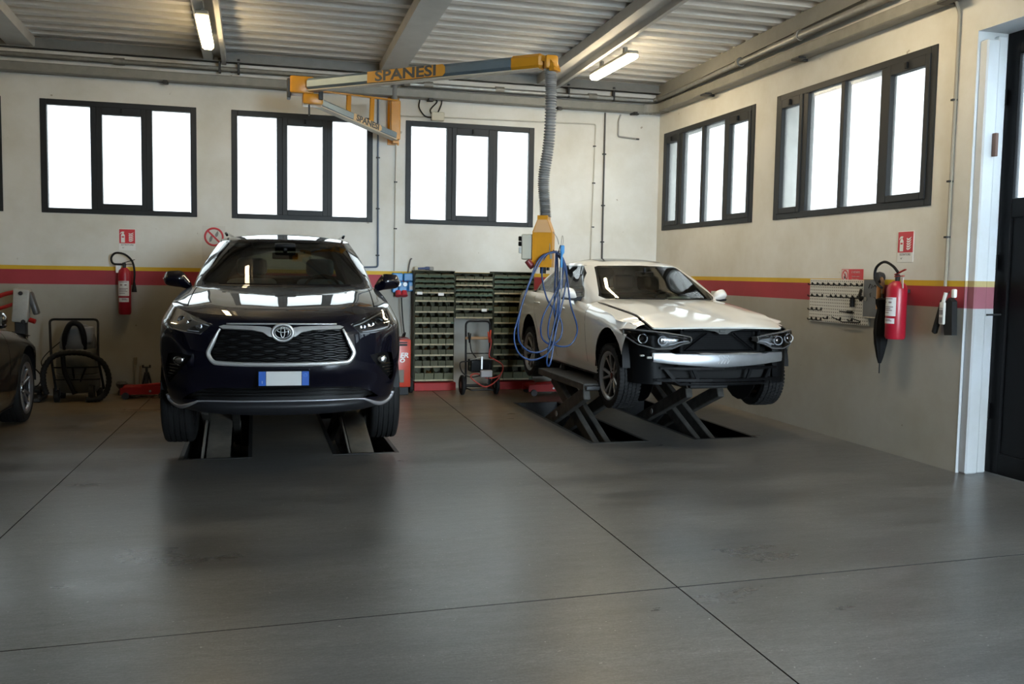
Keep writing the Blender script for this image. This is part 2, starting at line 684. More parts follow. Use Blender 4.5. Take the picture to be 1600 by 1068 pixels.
ZTOP = 4.9
wall_back = wall('wall_back', 'y', D, 0.3, XL - 0.3, XR + 0.3, 0, ZTOP, [(x, x + WW, ZB, ZT) for x in WB])
DOOR = (1.1, 6.15, 0.0, 3.5)
wall_right = wall('wall_right', 'x', XR, 0.36, YF - 0.3, D + 0.3, 0, ZTOP, [(y0, y1, ZB, ZT) for y0, y1 in WR] + [DOOR])
wall('wall_left', 'x', XL, -0.3, YF - 0.3, D + 0.3, 0, ZTOP, [])
GATE = (2.2, 5.4, 0.0, 4.2)
wall_front = wall('wall_front', 'y', YF, -0.3, XL - 0.3, XR + 0.36, 0, ZTOP + 0.3, [GATE])
portal(((GATE[0] + GATE[1]) / 2, YF - 0.32, 2.1), (0, 1, 0), GATE[1] - GATE[0], 4.2)
portal((XR + 0.40, 3.6, 2.8), (-1, 0, 0), 5.0, 1.4)

# added unseen block behind the viewer, keeps gate light off the left side
bm = boxes(((-7.0, YF, 0), (2.1, -0.35, 4.6)))
structure(obj('wall_light_block', bm, WALL))

# ---- ceiling: corrugated sheet that climbs gently towards the viewer, on steel beams
zc = lambda y: 4.17 + 0.025 * (12 - y)
prof = []
P_ = 0.285
y = YF - 0.3
while y < D + 0.2:
    for dy, dz in ((0, 0.0), (0.105, 0.0), (0.135, 0.07), (0.255, 0.07)):
        yy = y + dy
        prof.append((yy, zc(yy) + dz))
    y += P_
bm = bmesh.new()
xs2 = np.linspace(XL - 0.3, XR + 0.3, 9)
rows = [[bm.verts.new((x, p[0], p[1])) for p in prof] for x in xs2]
for i in range(len(rows) - 1):
    for k in range(len(prof) - 1):
        bm.faces.new((rows[i][k], rows[i + 1][k], rows[i + 1][k + 1], rows[i][k + 1]))
ext = bmesh.ops.extrude_face_region(bm, geom=bm.faces[:])
for v in [g for g in ext['geom'] if isinstance(g, bmesh.types.BMVert)]:
    v.co.z += 0.09
ceiling = structure(obj('ceiling', bm, CEILM))


def slope_box(bm, x0, x1, y0, y1, za, zb):
    """box under the sheet: za..zb are heights relative to the sheet"""
    vs = add_box(bm, (x0, y0, 0), (x1, y1, 1))
    for v in vs:
        v.co.z = zc(v.co.y) + (zb if v.co.z > 0.5 else za)


def beam_obj(x0, x1, deep=0.12, kind=0):
    bm = bmesh.new()
    if kind == 0:      # box section
        slope_box(bm, x0, x1, YF, D - 0.02, -deep, 0.0)
    else:              # twin channels with a shadow gap between their flanges
        slope_box(bm, x0, x0 + 0.11, YF, D - 0.02, -deep, 0.0)
        slope_box(bm, x1 - 0.05, x1, YF, D - 0.02, -deep - 0.02, 0.0)
        slope_box(bm, x0 + 0.11, x1 - 0.05, YF, D - 0.02, -deep + 0.05, 0.0)
    obj('roof_beam', bm, BEAMM, ceiling)


beam_obj(-2.72, -2.44)
beam_obj(-0.59, -0.33, kind=1)
beam_obj(1.53, 1.82)
beam_obj(3.62, 3.93, kind=1)
for x in (-4.85, -6.95, -9.1):
    beam_obj(x, x + 0.28)
bm = bmesh.new()
slope_box(bm, XR - 0.07, XR, YF, D, -0.17, -0.01)
slope_box(bm, XR - 0.10, XR, YF, D, -0.19, -0.165)
obj('roof_edge_beam', bm, mat('dusty edge beam', (0.27, 0.262, 0.235), 0.5, noise=0.2, scale=4), ceiling)
bm = bmesh.new()
add_box(bm, (XL, D - 0.10, 4.045), (XR - 0.05, D - 0.06, 4.165))
add_box(bm, (XL, D - 0.16, 4.045), (XR - 0.05, D - 0.06, 4.057))
obj('roof_purlin', bm, mat('dark purlin', (0.20, 0.195, 0.18), 0.5, noise=0.2), ceiling)

# ---- windows
PANE = glass_mat('milky frosted pane', (0.30, 0.29, 0.275), 0.5, frost=0.15, rough=0.15)


def back_window(n, x0):
    w, h = WW, ZT - ZB
    root = structure(new_obj('window_%d' % n, None))
    root.location = (x0, D, ZB)
    f = bmesh.new()
    T = 0.072
    y0, y1 = -0.012, 0.07
    add_box(f, (0, y0, 0), (T, y1, h), 0.004)
    add_box(f, (w - T, y0, 0), (w, y1, h), 0.004)
    add_box(f, (T, y0, 0), (w - T, y1, 0.06), 0.004)
    add_box(f, (T, y0, h - 0.065), (w - T, y1, h), 0.004)
    a, b_ = 0.335 * w, 0.688 * w
    add_box(f, (a - 0.04, y0, 0.06), (a + 0.035, y1, h - 0.065), 0.004)
    add_box(f, (b_ - 0.035, y0, 0.06), (b_ + 0.035, y1, h - 0.065), 0.004)
    obj('frame', f, FRAME, root)
    s_ = bmesh.new()
    add_box(s_, (a + 0.028, -0.022, 0.055), (a + 0.09, 0.05, h - 0.06), 0.004)
    add_box(s_, (b_ - 0.09, -0.022, 0.055), (b_ - 0.028, 0.05, h - 0.06), 0.004)
    add_box(s_, (a + 0.09, -0.022, 0.055), (b_ - 0.09, 0.05, 0.125), 0.004)
    add_box(s_, (a + 0.09, -0.022, h - 0.15), (b_ - 0.09, 0.05, h - 0.06), 0.004)
    obj('sash', s_, FRAME, root)
    hb = box(((a + b_) / 2 - 0.012, -0.05, h - 0.13), ((a + b_) / 2 + 0.012, -0.022, h - 0.075), 0.004)
    obj('latch', hb, BLACK, root)
    for p0, p1, q0, q1 in ((T, a - 0.04, 0.06, h - 0.065), (a + 0.09, b_ - 0.09, 0.125, h - 0.15), (b_ + 0.035, w - T, 0.06, h - 0.065)):
        obj('pane', box((p0, 0.022, q0), (p1, 0.030, q1)), PANE, root)


for n, x in enumerate(sorted(WB, reverse=True)):
    back_window(n + 1, x)


def side_window(n, y0, y1):
    w, h = y1 - y0, ZT - ZB
    root = structure(new_obj('window_%d' % n, None))
    root.location = (XR, y0, ZB)
    f = bmesh.new()
    T = 0.075
    a0, a1 = -0.012, 0.07
    add_box(f, (a0, 0, 0), (a1, T, h), 0.004)
    add_box(f, (a0, w - T, 0), (a1, w, h), 0.004)
    add_box(f, (a0, T, 0), (a1, w - T, 0.065), 0.004)
    add_box(f, (a0, T, h - 0.065), (a1, w - T, h), 0.004)
    ms = [0.27 * w, 0.52 * w, 0.775 * w]
    for k, q in enumerate(ms):
        hw = 0.028 if k == 1 else 0.045
        add_box(f, (a0, q - hw, 0.065), (a1, q + hw, h - 0.065), 0.004)
    obj('frame', f, FRAME, root)
    cells = [(T, ms[0] - 0.045), (ms[0] + 0.045, ms[1] - 0.028), (ms[1] + 0.028, ms[2] - 0.045), (ms[2] + 0.045, w - T)]
    for k, (p0, p1) in enumerate(cells):
        q0, q1 = 0.065, h - 0.065
        if k in (0, 3):
            s_ = bmesh.new()
            e = 0.05
            add_box(s_, (-0.024, p0 - 0.006, q0 - 0.006), (0.05, p0 + e, q1 + 0.006), 0.004)
            add_box(s_, (-0.024, p1 - e, q0 - 0.006), (0.05, p1 + 0.006, q1 + 0.006), 0.004)
            add_box(s_, (-0.024, p0 + e, q0 - 0.006), (0.05, p1 - e, q0 + 0.055), 0.004)
            add_box(s_, (-0.024, p0 + e, q1 - 0.085), (0.05, p1 - e, q1 + 0.006), 0.004)
            obj('sash', s_, FRAME, root)
            mid = (p0 + p1) / 2
            obj('latch', box((-0.05, mid - 0.015, q1 - 0.07), (-0.024, mid + 0.015, q1 - 0.015), 0.004), BLACK, root)
            p0, p1, q0, q1 = p0 + e, p1 - e, q0 + 0.055, q1 - 0.085
        obj('pane', box((0.022, p0, q0), (0.030, p1, q1)), PANE, root)


for n, (y0, y1) in enumerate(WR):
    side_window(7 + n, y0, y1)

# ---- jamb lining and the black door leaves in the right wall
bm = boxes(((XR - 0.002, 6.144, 0), (XR + 0.30, 6.152, 3.5)), ((XR, 1.1, 3.495), (XR + 0.30, 6.15, 3.5)))
structure(obj('trim_1', bm, JAMB))
bm = boxes(((XR + 0.02, 6.06, 0.0), (XR + 0.135, 6.15, 3.42)), bev=0.012)
add_box(bm, (XR + 0.15, 6.09, 0.0), (XR + 0.24, 6.15, 3.46), 0.01)
structure(obj('trim_2', bm, JAMB))
obj('door_catch', box((XR + 0.10, 6.02, 2.52), (XR + 0.13, 6.06, 2.70), 0.004), mat('rusty steel', (0.16, 0.10, 0.08), 0.7, 0.3), wall_right)
obj('door_bolt', tube([(XR + 0.16, 6.08, 1.28), (XR + 0.26, 6.04, 1.285)], 0.008, 6), DKSTEEL, wall_right)
DOORB = mat('black door enamel', (0.005, 0.005, 0.0055), 0.4, spec=0.15)
DPANE = glass_mat('milky door pane', (0.30, 0.30, 0.30), 0.6, frost=0.15, rough=0.1)


def door_leaf(n, y0, y1):
    root = structure(new_obj('door_%d' % n, None))
    root.location = (XR + 0.28, y0, 0)
    w = y1 - y0
    f = bmesh.new()
    e = 0.13
    add_box(f, (0, 0, 0.001), (0.06, e, 3.495), 0.005)
    add_box(f, (0, w - e, 0.001), (0.06, w, 3.495), 0.005)
    for z0, z1 in ((0.001, 0.17), (2.05, 2.20), (3.32, 3.495)):
        add_box(f, (0.001, e, z0), (0.059, w - e, z1), 0.005)
    obj('door_frame', f, DOORB, root)
    obj('door_panel', box((0.02, e, 0.17), (0.045, w - e, 2.05), 0.003), DOORB, root)
    obj('pane', box((0.025, e, 2.20), (0.033, w - e, 3.32)), DPANE, root)
    b3 = bmesh.new()
    for z in (0.5, 1.7, 3.0):
        add_lathe(b3, [(0.0, -0.06), (0.016, -0.06), (0.016, 0.06), (0.0, 0.06)], 10, 'z', (-0.012, w - 0.01, z))
    obj('hinge', b3, BLACK, root)


wl = (6.146 - 1.1) / 4
for k in range(4):
    door_leaf(k + 1, 6.146 - (k + 1) * wl + 0.003, 6.146 - k * wl - 0.003)
# ================================================================== car building kit
def interp1(P, n):
    """smooth interpolation along axis 0 of an array of points, n samples per span, chord-length parametrised"""
    P = np.asarray(P, float)
    N = len(P)
    d = np.linalg.norm((P[1:] - P[:-1]).reshape(N - 1, -1, 3), axis=2).mean(axis=1) + 1e-6
    m = np.zeros_like(P)
    sl = (P[1:] - P[:-1]) / d.reshape((-1,) + (1,) * (P.ndim - 1))
    for i in range(1, N - 1):
        m[i] = (sl[i] * d[i - 1] + sl[i - 1] * d[i]) / (d[i] + d[i - 1])
    m[0], m[-1] = sl[0], sl[-1]
    if N > 2:
        m[0] = 1.5 * sl[0] - 0.5 * m[1]
        m[-1] = 1.5 * sl[-1] - 0.5 * m[-2]
    out = []
    for i in range(N - 1):
        for k in range(n):
            t = k / n
            out.append((2 * t ** 3 - 3 * t * t + 1) * P[i] + (t ** 3 - 2 * t * t + t) * m[i] * d[i]
                       + (-2 * t ** 3 + 3 * t * t) * P[i + 1] + (t ** 3 - t * t) * m[i + 1] * d[i])
    out.append(P[-1])
    return np.array(out)


def surf(G, nu=4, nv=4):
    A = interp1(np.asarray(G, float), nu)
    return np.swapaxes(interp1(np.swapaxes(A, 0, 1), nv), 0, 1)


def add_grid(bm, A):
    R, C_ = A.shape[:2]
    V = [[bm.verts.new(A[i, j]) for j in range(C_)] for i in range(R)]
    for i in range(R - 1):
        for j in range(C_ - 1):
            q = (V[i][j], V[i][j + 1], V[i + 1][j + 1], V[i + 1][j])
            try:
                bm.faces.new(q)
            except ValueError:
                pass


def coons(c0, c1, d0, d1, n=14, m=14):
    """patch between curves c0 (v=0) and c1 (v=1) along u, d0 (u=0) and d1 (u=1) along v"""
    def rs(c_, k):
        c_ = np.asarray(c_, float)
        l = np.r_[0, np.cumsum(np.linalg.norm(c_[1:] - c_[:-1], axis=1))]
        t = np.linspace(0, l[-1], k)
        return np.stack([np.interp(t, l, c_[:, a]) for a in range(3)], 1)
    c0, c1, d0, d1 = rs(c0, n), rs(c1, n), rs(d0, m), rs(d1, m)
    u = np.linspace(0, 1, n)[:, None, None]
    v = np.linspace(0, 1, m)[None, :, None]
    A = (1 - v) * c0[:, None] + v * c1[:, None] + (1 - u) * d0[None] + u * d1[None]
    A = A - ((1 - u) * (1 - v) * c0[0] + u * (1 - v) * c0[-1] + (1 - u) * v * c1[0] + u * v * c1[-1])
    return A


def crv(pts, n=8):
    return np.array([tuple(p) for p in smooth_path(pts, n)])


def in_poly(p, q, poly):
    r = False
    n = len(poly)
    for i in range(n):
        x0, y0 = poly[i]
        x1, y1 = poly[(i + 1) % n]
        if (y0 > q) != (y1 > q) and p < (x1 - x0) * (q - y0) / (y1 - y0) + x0:
            r = not r
    return r


def carve(bm, poly, ax=(0, 2), cond=None):
    """cut the outline `poly`, seen along the remaining axis, into the surface; returns the faces inside"""
    a, b_ = ax
    lo = (min(p[0] for p in poly) - 0.02, min(p[1] for p in poly) - 0.02)
    hi = (max(p[0] for p in poly) + 0.02, max(p[1] for p in poly) + 0.02)

    def near():
        out = []
        for f in bm.faces:
            c_ = f.calc_center_median()
            if cond and not cond(c_):
                continue
            xs = [v.co[a] for v in f.verts]
            ys = [v.co[b_] for v in f.verts]
            if max(xs) > lo[0] and min(xs) < hi[0] and max(ys) > lo[1] and min(ys) < hi[1]:
                out.append(f)
        return out
    n = len(poly)
    for i in range(n):
        p, q = poly[i], poly[(i + 1) % n]
        dx, dy = q[0] - p[0], q[1] - p[1]
        L = math.hypot(dx, dy)
        if L < 1e-6:
            continue
        # only the faces this edge comes near
        fs = []
        x0, x1 = min(p[0], q[0]) - 0.004, max(p[0], q[0]) + 0.004
        y0, y1 = min(p[1], q[1]) - 0.004, max(p[1], q[1]) + 0.004
        for f in near():
            xs = [v.co[a] for v in f.verts]
            ys = [v.co[b_] for v in f.verts]
            if max(xs) > x0 and min(xs) < x1 and max(ys) > y0 and min(ys) < y1:
                fs.append(f)
        co = [0, 0, 0]
        no = [0, 0, 0]
        co[a], co[b_] = p
        no[a], no[b_] = -dy / L, dx / L
        es = list({e for f in fs for e in f.edges})
        vs = list({v for f in fs for v in f.verts})
        if fs:
            bmesh.ops.bisect_plane(bm, geom=fs + es + vs, dist=1e-5, plane_co=co, plane_no=no)
    res = []
    for f in near():
        c_ = f.calc_center_median()
        if in_poly(c_[a], c_[b_], poly):
            res.append(f)
    return res


def split_off(bm, faces):
    """take the faces out of bm into a bmesh of their own"""
    nb = bmesh.new()
    mp = {}
    for f in faces:
        vs = []
        for v in f.verts:
            if v not in mp:
                mp[v] = nb.verts.new(v.co)
            vs.append(mp[v])
        try:
            nb.faces.new(vs)
        except ValueError:
            pass
    bmesh.ops.delete(bm, geom=faces, context='FACES')
    return nb


def cut(bm, poly, ax=(0, 2), cond=None):
    return split_off(bm, carve(bm, poly, ax, cond))


def outward(bm, ref=(0, 1.5, 0.8)):
    bmesh.ops.recalc_face_normals(bm, faces=bm.faces[:])
    r = Vector(ref)
    sgn = sum(1 if f.normal.dot(f.calc_center_median() - r) > 0 else -1 for f in bm.faces)
    if sgn < 0:
        bmesh.ops.reverse_faces(bm, faces=bm.faces[:])
    bm.normal_update()


def push(bm, d, ref=(0, 1.5, 0.8)):
    outward(bm, ref)
    mv = [(v, v.normal.copy()) for v in bm.verts]
    for v, n in mv:
        v.co += n * d
    return bm


def thicken(bm, t, ref=(0, 1.5, 0.8)):
    """give a sheet a thickness t, inwards"""
    outward(bm, ref)
    mv = {v: v.co - v.normal * t for v in bm.verts}
    bd = [e for e in bm.edges if e.is_boundary]
    nv = {v: bm.verts.new(c_) for v, c_ in mv.items()}
    fs = bm.faces[:]
    for f in fs:
        bm.faces.new([nv[v] for v in f.verts][::-1])
    for e in bd:
        a, b_ = e.verts
        try:
            bm.faces.new((a, b_, nv[b_], nv[a]))
        except ValueError:
            pass
    return bm


def mirror(bm, both=True):
    """mirror in x; both keeps the original half and welds the centre line"""
    g = bm.verts[:] + bm.edges[:] + bm.faces[:]
    if both:
        d_ = bmesh.ops.duplicate(bm, geom=g)
        vs = [x for x in d_['geom'] if isinstance(x, bmesh.types.BMVert)]
        for v in vs:
            v.co.x = -v.co.x
        bmesh.ops.remove_doubles(bm, verts=[v for v in bm.verts if abs(v.co.x) < 0.002], dist=0.0015)
    else:
        for v in bm.verts:
            v.co.x = -v.co.x
    return bm


def side_objs(name, bm, m, parent, smooth=True, angle=30, label=None, copy_from=None):
    """a part on the +x side and its mirror image on the -x side"""
    b2 = bm.copy()
    mirror(b2, False)
    o1 = obj(name, bm, m, parent, smooth, None, angle)
    o2 = obj(name, b2, m, parent, smooth, None, angle)
    return o1, o2


def lower_body(levels, side, fx, dy, rear, front=True):
    """levels: (z front, z side or function of y, y front, half width); returns control grid"""
    G = []
    tz = np.interp(np.linspace(0, 1, len(fx)), [0, .2, .5, .8, 1], [0, .06, .35, .85, 1])
    for zf, zs, yf, w, in levels:
        row = []
        zz = zs if callable(zs) else (lambda y, k=zs: k)
        if front:
            for k, (a, b_) in enumerate(zip(fx, dy)):
                y = yf + b_
                row.append((a * w, y, zf + (zz(y) - zf) * tz[k]))
        for y, kx in side:
            row.append((w * kx, y, zz(y)))
        for a, y in rear:
            row.append((w * a, y, zz(y)))
        G.append(row)
    return np.array(G, float)


TYRE_M = mat('tyre rubber', (0.011, 0.011, 0.0112), 0.7, bump=0.15, scale=90, spec=0.2)
RIM_M = mat('alloy rim', (0.42, 0.42, 0.44), 0.3, 0.9)
RIM_SHADE_M = mat('alloy in spoke shade', (0.02, 0.02, 0.021), 0.5, 0.4)  # shade behind the spokes is put into the barrel colour
DISC_M = mat('brake disc iron', (0.03, 0.028, 0.026), 0.5, 0.6)


def wheel(parent, x, y, z, R, w, rr, sgn, style='twin', blocks=0, rim_m=RIM_M):
    """a wheel whose outer face looks along sgn*x"""
    e = new_obj('wheel', None, parent)
    e.location = (x, y, z)
    hw = w / 2
    t = bmesh.new()
    pr = [(rr, -hw * 0.86), (rr + 0.012, -hw * 0.95), (R * 0.86, -hw * 1.02), (R * 0.955, -hw * 0.93), (R * 0.988, -hw * 0.80)]
    gs = [-0.52, -0.18, 0.18, 0.52]
    for g in gs:
        c_ = g * hw
        pr += [(R - 0.001, c_ - 0.007), (R - 0.010, c_ - 0.005), (R - 0.010, c_ + 0.005), (R - 0.001, c_ + 0.007)]
    pr += [(R * 0.988, hw * 0.80), (R * 0.955, hw * 0.93), (R * 0.86, hw * 1.02), (rr + 0.012, hw * 0.95), (rr, hw * 0.86)]
    add_lathe(t, [(a, b_ * sgn) for a, b_ in pr], 48, 'x')
    obj('tyre', t, TYRE_M, e, True, None, 35)
    if blocks:
        tb = bmesh.new()
        rad = [-0.78, -0.36, 0.0, 0.36, 0.78]
        for k in range(blocks):
            for j, g in enumerate(rad):
                q = 2 * math.pi * (k + 0.5 * (j % 2)) / blocks
                wd = 0.045 if j in (0, 4) else 0.036
                L = 2 * math.pi * R / blocks * 0.66
                M4 = Matrix.Rotation(q, 4, 'X') @ Matrix.Translation((g * hw, 0, R * (0.987 if j in (0, 4) else 1.0) - 0.004))
                add_box(tb, (-wd / 2, -L / 2, -0.008), (wd / 2, L / 2, 0.007), 0, 1, M4)
        o = obj('tread', tb, TYRE_M, e)
        o['kind'] = 'stuff'
    rb = bmesh.new()
    add_lathe(rb, [(a, b_ * sgn) for a, b_ in [(rr - 0.002, -hw * 0.86), (rr - 0.03, -hw * 0.7), (rr - 0.035, hw * 0.6), (rr - 0.022, hw * 0.72), (rr - 0.005, hw * 0.90), (rr + 0.010, hw * 0.97), (rr + 0.012, hw * 0.9)]], 40, 'x')
    obj('rim_barrel', rb, RIM_SHADE_M, e, True, None, 35)
    rb = bmesh.new()
    add_lathe(rb, [(a, b_ * sgn) for a, b_ in [(rr - .024, hw * .72), (rr - .02, hw * .80), (rr - .004, hw * .93), (rr + .011, hw * .985), (rr + .0125, hw * .9)]], 40, 'x')
    xo = hw * 0.62
    n = 5 if style == 'twin' else 6
    for k in range(n):
        for dq in ((-0.14, 0.14) if style == 'twin' else (-0.10, 0.10)):
            q = 2 * math.pi * k / n + dq
            q2 = 2 * math.pi * k / n + dq * 1.75
            p0 = Vector((sgn * (xo - 0.012), 0.055 * math.cos(q), 0.055 * math.sin(q)))
            p1 = Vector((sgn * (xo + 0.012), (rr - 0.024) * math.cos(q2), (rr - 0.024) * math.sin(q2)))
            beam_between(rb, p0, p1, 0.026, 0.03, (1, 0, 0), 0.006)
    add_lathe(rb, [(0.0, sgn * (xo + 0.004)), (0.034, sgn * (xo + 0.004)), (0.036, sgn * (xo - 0.002)), (0.074, sgn * (xo - 0.004)), (0.076, sgn * (xo - 0.03)), (0, sgn * (xo - 0.03))], 24, 'x')
    obj('rim', rb, rim_m, e, True, None, 35)
    hb = bmesh.new()
    add_lathe(hb, [(0, sgn * (xo + 0.008)), (0.028, sgn * (xo + 0.007)), (0.030, sgn * (xo + 0.003))], 20, 'x')
    for k in range(5):
        q = 2 * math.pi * (k + 0.5) / 5
        add_lathe(hb, [(0, sgn * (xo + 0.004)), (0.009, sgn * (xo + 0.003)), (0.009, sgn * (xo - 0.006))], 8, 'x', (0, 0.055 * math.cos(q), 0.055 * math.sin(q)))
    obj('hub_cap', hb, BLKGLOSS, e, True, None, 35)
    db = lathe([(0.06, sgn * 0.012), (rr * 0.78, sgn * 0.012), (rr * 0.78, -sgn * 0.012), (0.06, -sgn * 0.012)], 32, 'x')
    obj('brake_disc', db, DISC_M, e, True, None, 35)
    return e


def rbox(parent, name, lo, hi, m, bev=0.04, M4=None, seg=3):
    bm = bmesh.new()
    add_box(bm, lo, hi, bev, seg, M4)
    return obj(name, bm, m, parent, True, None, 50)


def tilt(p, ang, ax='X'):
    return Matrix.Translation(p) @ Matrix.Rotation(ang, 4, ax) @ Matrix.Translation(-Vector(p))


def cabin(parent, x_half, y_dash, z_floor, z_belt, seat_m, y_front, y_rear, wheel_x, z_roof, rear_on=True):
    rbox(parent, 'cabin_floor', (-x_half, y_dash - 0.1, z_floor - 0.25), (x_half, y_rear + 0.5, z_floor), DARKIN, 0.02)
    # dashboard: a rounded shelf under the windscreen
    pr = [(y_dash - 0.42, z_belt - 0.12), (y_dash - 0.40, z_belt - 0.04), (y_dash, z_belt - 0.01), (y_dash + 0.10, z_belt - 0.05), (y_dash + 0.06, z_belt - 0.25), (y_dash - 0.1, z_floor + 0.1), (y_dash - 0.35, z_floor + 0.1)]
    obj('dashboard', prism(pr, -x_half, x_half, 'x'), mat('dark dashboard', (0.014, 0.015, 0.016), 0.6), parent)
    for sx in (-1, 1):
        for yy, k in ((y_front, 1), (y_rear, 0.98)) if rear_on else ((y_front, 1),):
            x = sx * x_half * 0.5
            st = new_obj('seat', None, parent)
            st.location = (x, yy, z_floor)
            hb = z_belt - z_floor
            rbox(st, 'cushion', (-0.25, -0.30, 0.12), (0.25, 0.25, 0.30), seat_m, 0.06)
            tl = tilt((0, 0.2, 0.25), -0.22)
            rbox(st, 'backrest', (-0.25, 0.13, 0.22), (0.25, 0.27, hb + 0.07), seat_m, 0.07, tl)
            rbox(st, 'headrest', (-0.14, 0.15, hb + 0.11), (0.14, 0.25, hb + 0.30), seat_m, 0.05, tl)
    ring = tube([(0.185 * math.cos(q), 0.0, 0.185 * math.sin(q)) for q in [2 * math.pi * k / 28 for k in range(28)]], 0.015, 8, True)
    add_box(ring, (-0.17, -0.02, -0.03), (0.17, 0.0, 0.03), 0.01)
    add_box(ring, (-0.025, -0.02, -0.17), (0.025, 0.0, 0.0), 0.008)
    bmesh.ops.transform(ring, matrix=Matrix.Translation((wheel_x, y_dash + 0.24, z_belt - 0.06)) @ Matrix.Rotation(-0.42, 4, 'X'), verts=ring.verts[:])
    obj('steering_wheel', ring, BLACK, parent, True, None, 40)


CARGLASS = glass_mat('car glass', (0.42, 0.52, 0.51), 1.0)
SIDEGLASS = glass_mat('side glass', (0.55, 0.62, 0.60), 1.0)
LENS = glass_mat('clear lamp lens', (0.80, 0.81, 0.83), 1.1)
LAMPB = mat('lamp housing', (0.03, 0.03, 0.032), 0.3)
LAMPC = mat('lamp reflector', (0.70, 0.71, 0.73), 0.12, 1.0)
DRL = mat('white light guide', (0.75, 0.77, 0.80), 0.25)
SEAM = mat('shut line shadow gap', (0.004, 0.004, 0.004), 0.9)
# ================================================================== the dark blue SUV
SUVP = mat('midnight blue metallic paint', (0.0013, 0.0014, 0.0062), 0.5, 0.0, coat=1.0, spec=0.1)
SUVSEAT = mat('blue grey leather', (0.085, 0.12, 0.15), 0.55)


def build_suv():
    root = thing('suv', 'black-blue SUV with big chrome-framed grille, facing the viewer over a floor lift', 'car', (0.23, 8.0, 0.113), math.radians(-2.3))
    fx = [0, .22, .42, .60, .75, .87, .95, .985]
    dy = [0, .006, .025, .07, .15, .27, .40, .55]
    side = [(-0.10, .995), (0.35, 1.0), (0.8, 1.0), (1.5, 1.0), (2.2, 1.0), (2.85, 1.0), (3.3, .985), (3.62, .95)]
    rear = [(.86, 3.84), (.6, 3.95), (.3, 3.98), (0, 3.985)]
    zs7 = lambda y: float(np.interp(y, [-0.6, -0.2, 0.3, 0.9, 2.0, 3.0, 4.0], [1.135, 1.165, 1.215, 1.255, 1.265, 1.29, 1.30]))
    zs6 = lambda y: zs7(y) - 0.075
    zs5 = lambda y: 0.97 + 0.02 * y / 3
    lv = [(.38, .40, -.74, .76), (.335, .375, -.86, .85), (.40, .42, -.905, .885), (.455, .48, -.915, .905), (.55, .58, -.925, .925),
          (.66, .70, -.955, .938), (.76, .83, -.965, .945), (.88, .95, -.955, .94), (.98, zs5, -.935, .932), (1.045, zs6, -.90, .905), (1.078, zs7, -.845, .862)]
    lv[8] = (.98, lambda y: 1.03 + 0.03 * min(max(y, 0), 3), -.935, .930)
    G = lower_body(lv, side, fx, dy, rear)
    # a lower mouth set back, corner pods standing proud
    for i, r in enumerate(G):
        for k in range(8):
            if i in (3, 4) and k <= 3:
                G[i, k, 1] += 0.035
            if i == 5 and k == 4:
                G[i, k, 1] -= 0.012
            if i == 6 and 5 <= k <= 6:
                G[i, k, 1] += 0.02
    A = surf(G, 5, 5)
    full = bmesh.new()
    add_grid(full, A)
    tree = BVHTree.FromBMesh(full)

    def fy(x, z):
        h = tree.ray_cast(Vector((x, -3, z)), Vector((0, 1, 0)))
        return (h[0].y, h[1]) if h[0] else (-0.6, Vector((0, -1, 0)))
    FR = lambda c_: c_.y < -0.15
    ref = (0, 1.5, 0.8)

    def strip(poly, off, t, m, name, sides=False, smooth=True):
        b2 = full.copy()
        p = cut(b2, poly, (0, 2), FR)
        b2.free()
        push(p, off, ref)
        thicken(p, t, ref)
        if sides:
            return side_objs(name, p, m, root, smooth)
        mirror(p)
        return obj(name, p, m, root, smooth, None, 35)

    body = full.copy()
    grille = [(-.01, 1.012), (.405, 1.012), (.438, .985), (.522, .825), (.505, .775), (.470, .752), (-.01, .742)]
    lamp = [(.505, 1.022), (.62, 1.068), (.775, 1.128), (.815, 1.125), (.838, 1.06), (.842, 1.0), (.81, .978), (.70, .962), (.586, .952)]
    fog = [(.655, .790), (.72, .802), (.80, .802), (.842, .79), (.862, .70), (.862, .60), (.84, .565), (.80, .61), (.74, .68), (.68, .745)]
    mouth = [(-.01, .548), (.50, .548), (.58, .535), (.68, .495), (.735, .452), (-.01, .452)]
    cut(body, grille, (0, 2), FR).free()
    lampbm = cut(body, lamp, (0, 2), FR)
    fogbm = cut(body, fog, (0, 2), FR)
    mouthbm = cut(body, mouth, (0, 2), FR)
    lowbm = cut(body, [(-.01, .452), (.615, .447), (.66, .43), (.75, .39), (.80, .392), (.845, .43), (.875, .47), (.96, .47), (.96, .2), (-.01, .2)], (0, 2), FR)
    # wheel arches
    for yy in (0.0, 2.85):
        arch = [(yy + 0.425 * math.cos(q), 0.485 + 0.425 * math.sin(q)) for q in [2 * math.pi * k / 28 for k in range(28)]]
        cut(body, arch, (1, 2), lambda c_: c_.x > 0.3).free()
    # sill trim
    sill = cut(body, [(0.2, .2), (2.7, .2), (2.7, .50), (0.2, .50)], (1, 2), lambda c_: c_.x > 0.3)
    # shut lines of the doors and the bonnet
    for yy in (0.62, 1.72, 2.62):
        ln = cut(body, [(yy, .5), (yy + .008, .5), (yy + .03, 1.24), (yy + .022, 1.24)], (1, 2), lambda c_: c_.x > 0.3)
        push(ln, -0.006, ref)
        side_objs('door_gap', ln, SEAM, root)
    # bonnet and wings: from the leading edge up to the windscreen
    top = G[-1]
    topf = interp1(top, 6)
    k3 = 6 * 4
    c0 = topf[:k3 + 1]
    k7 = next(k for k in range(len(topf)) if topf[k][1] > 0.98)
    edge = topf[k3:k7 + 1]
    zedge = edge[-1]
    centre = crv([(0, -.845, 1.078), (0, -.79, 1.105), (0, -.6, 1.145), (0, -.2, 1.205), (0, .3, 1.255), (0, .74, 1.285)])
    cowl = crv([(0, .74, 1.285), (.4, .77, 1.285), (.68, .86, 1.28), tuple(zedge)])
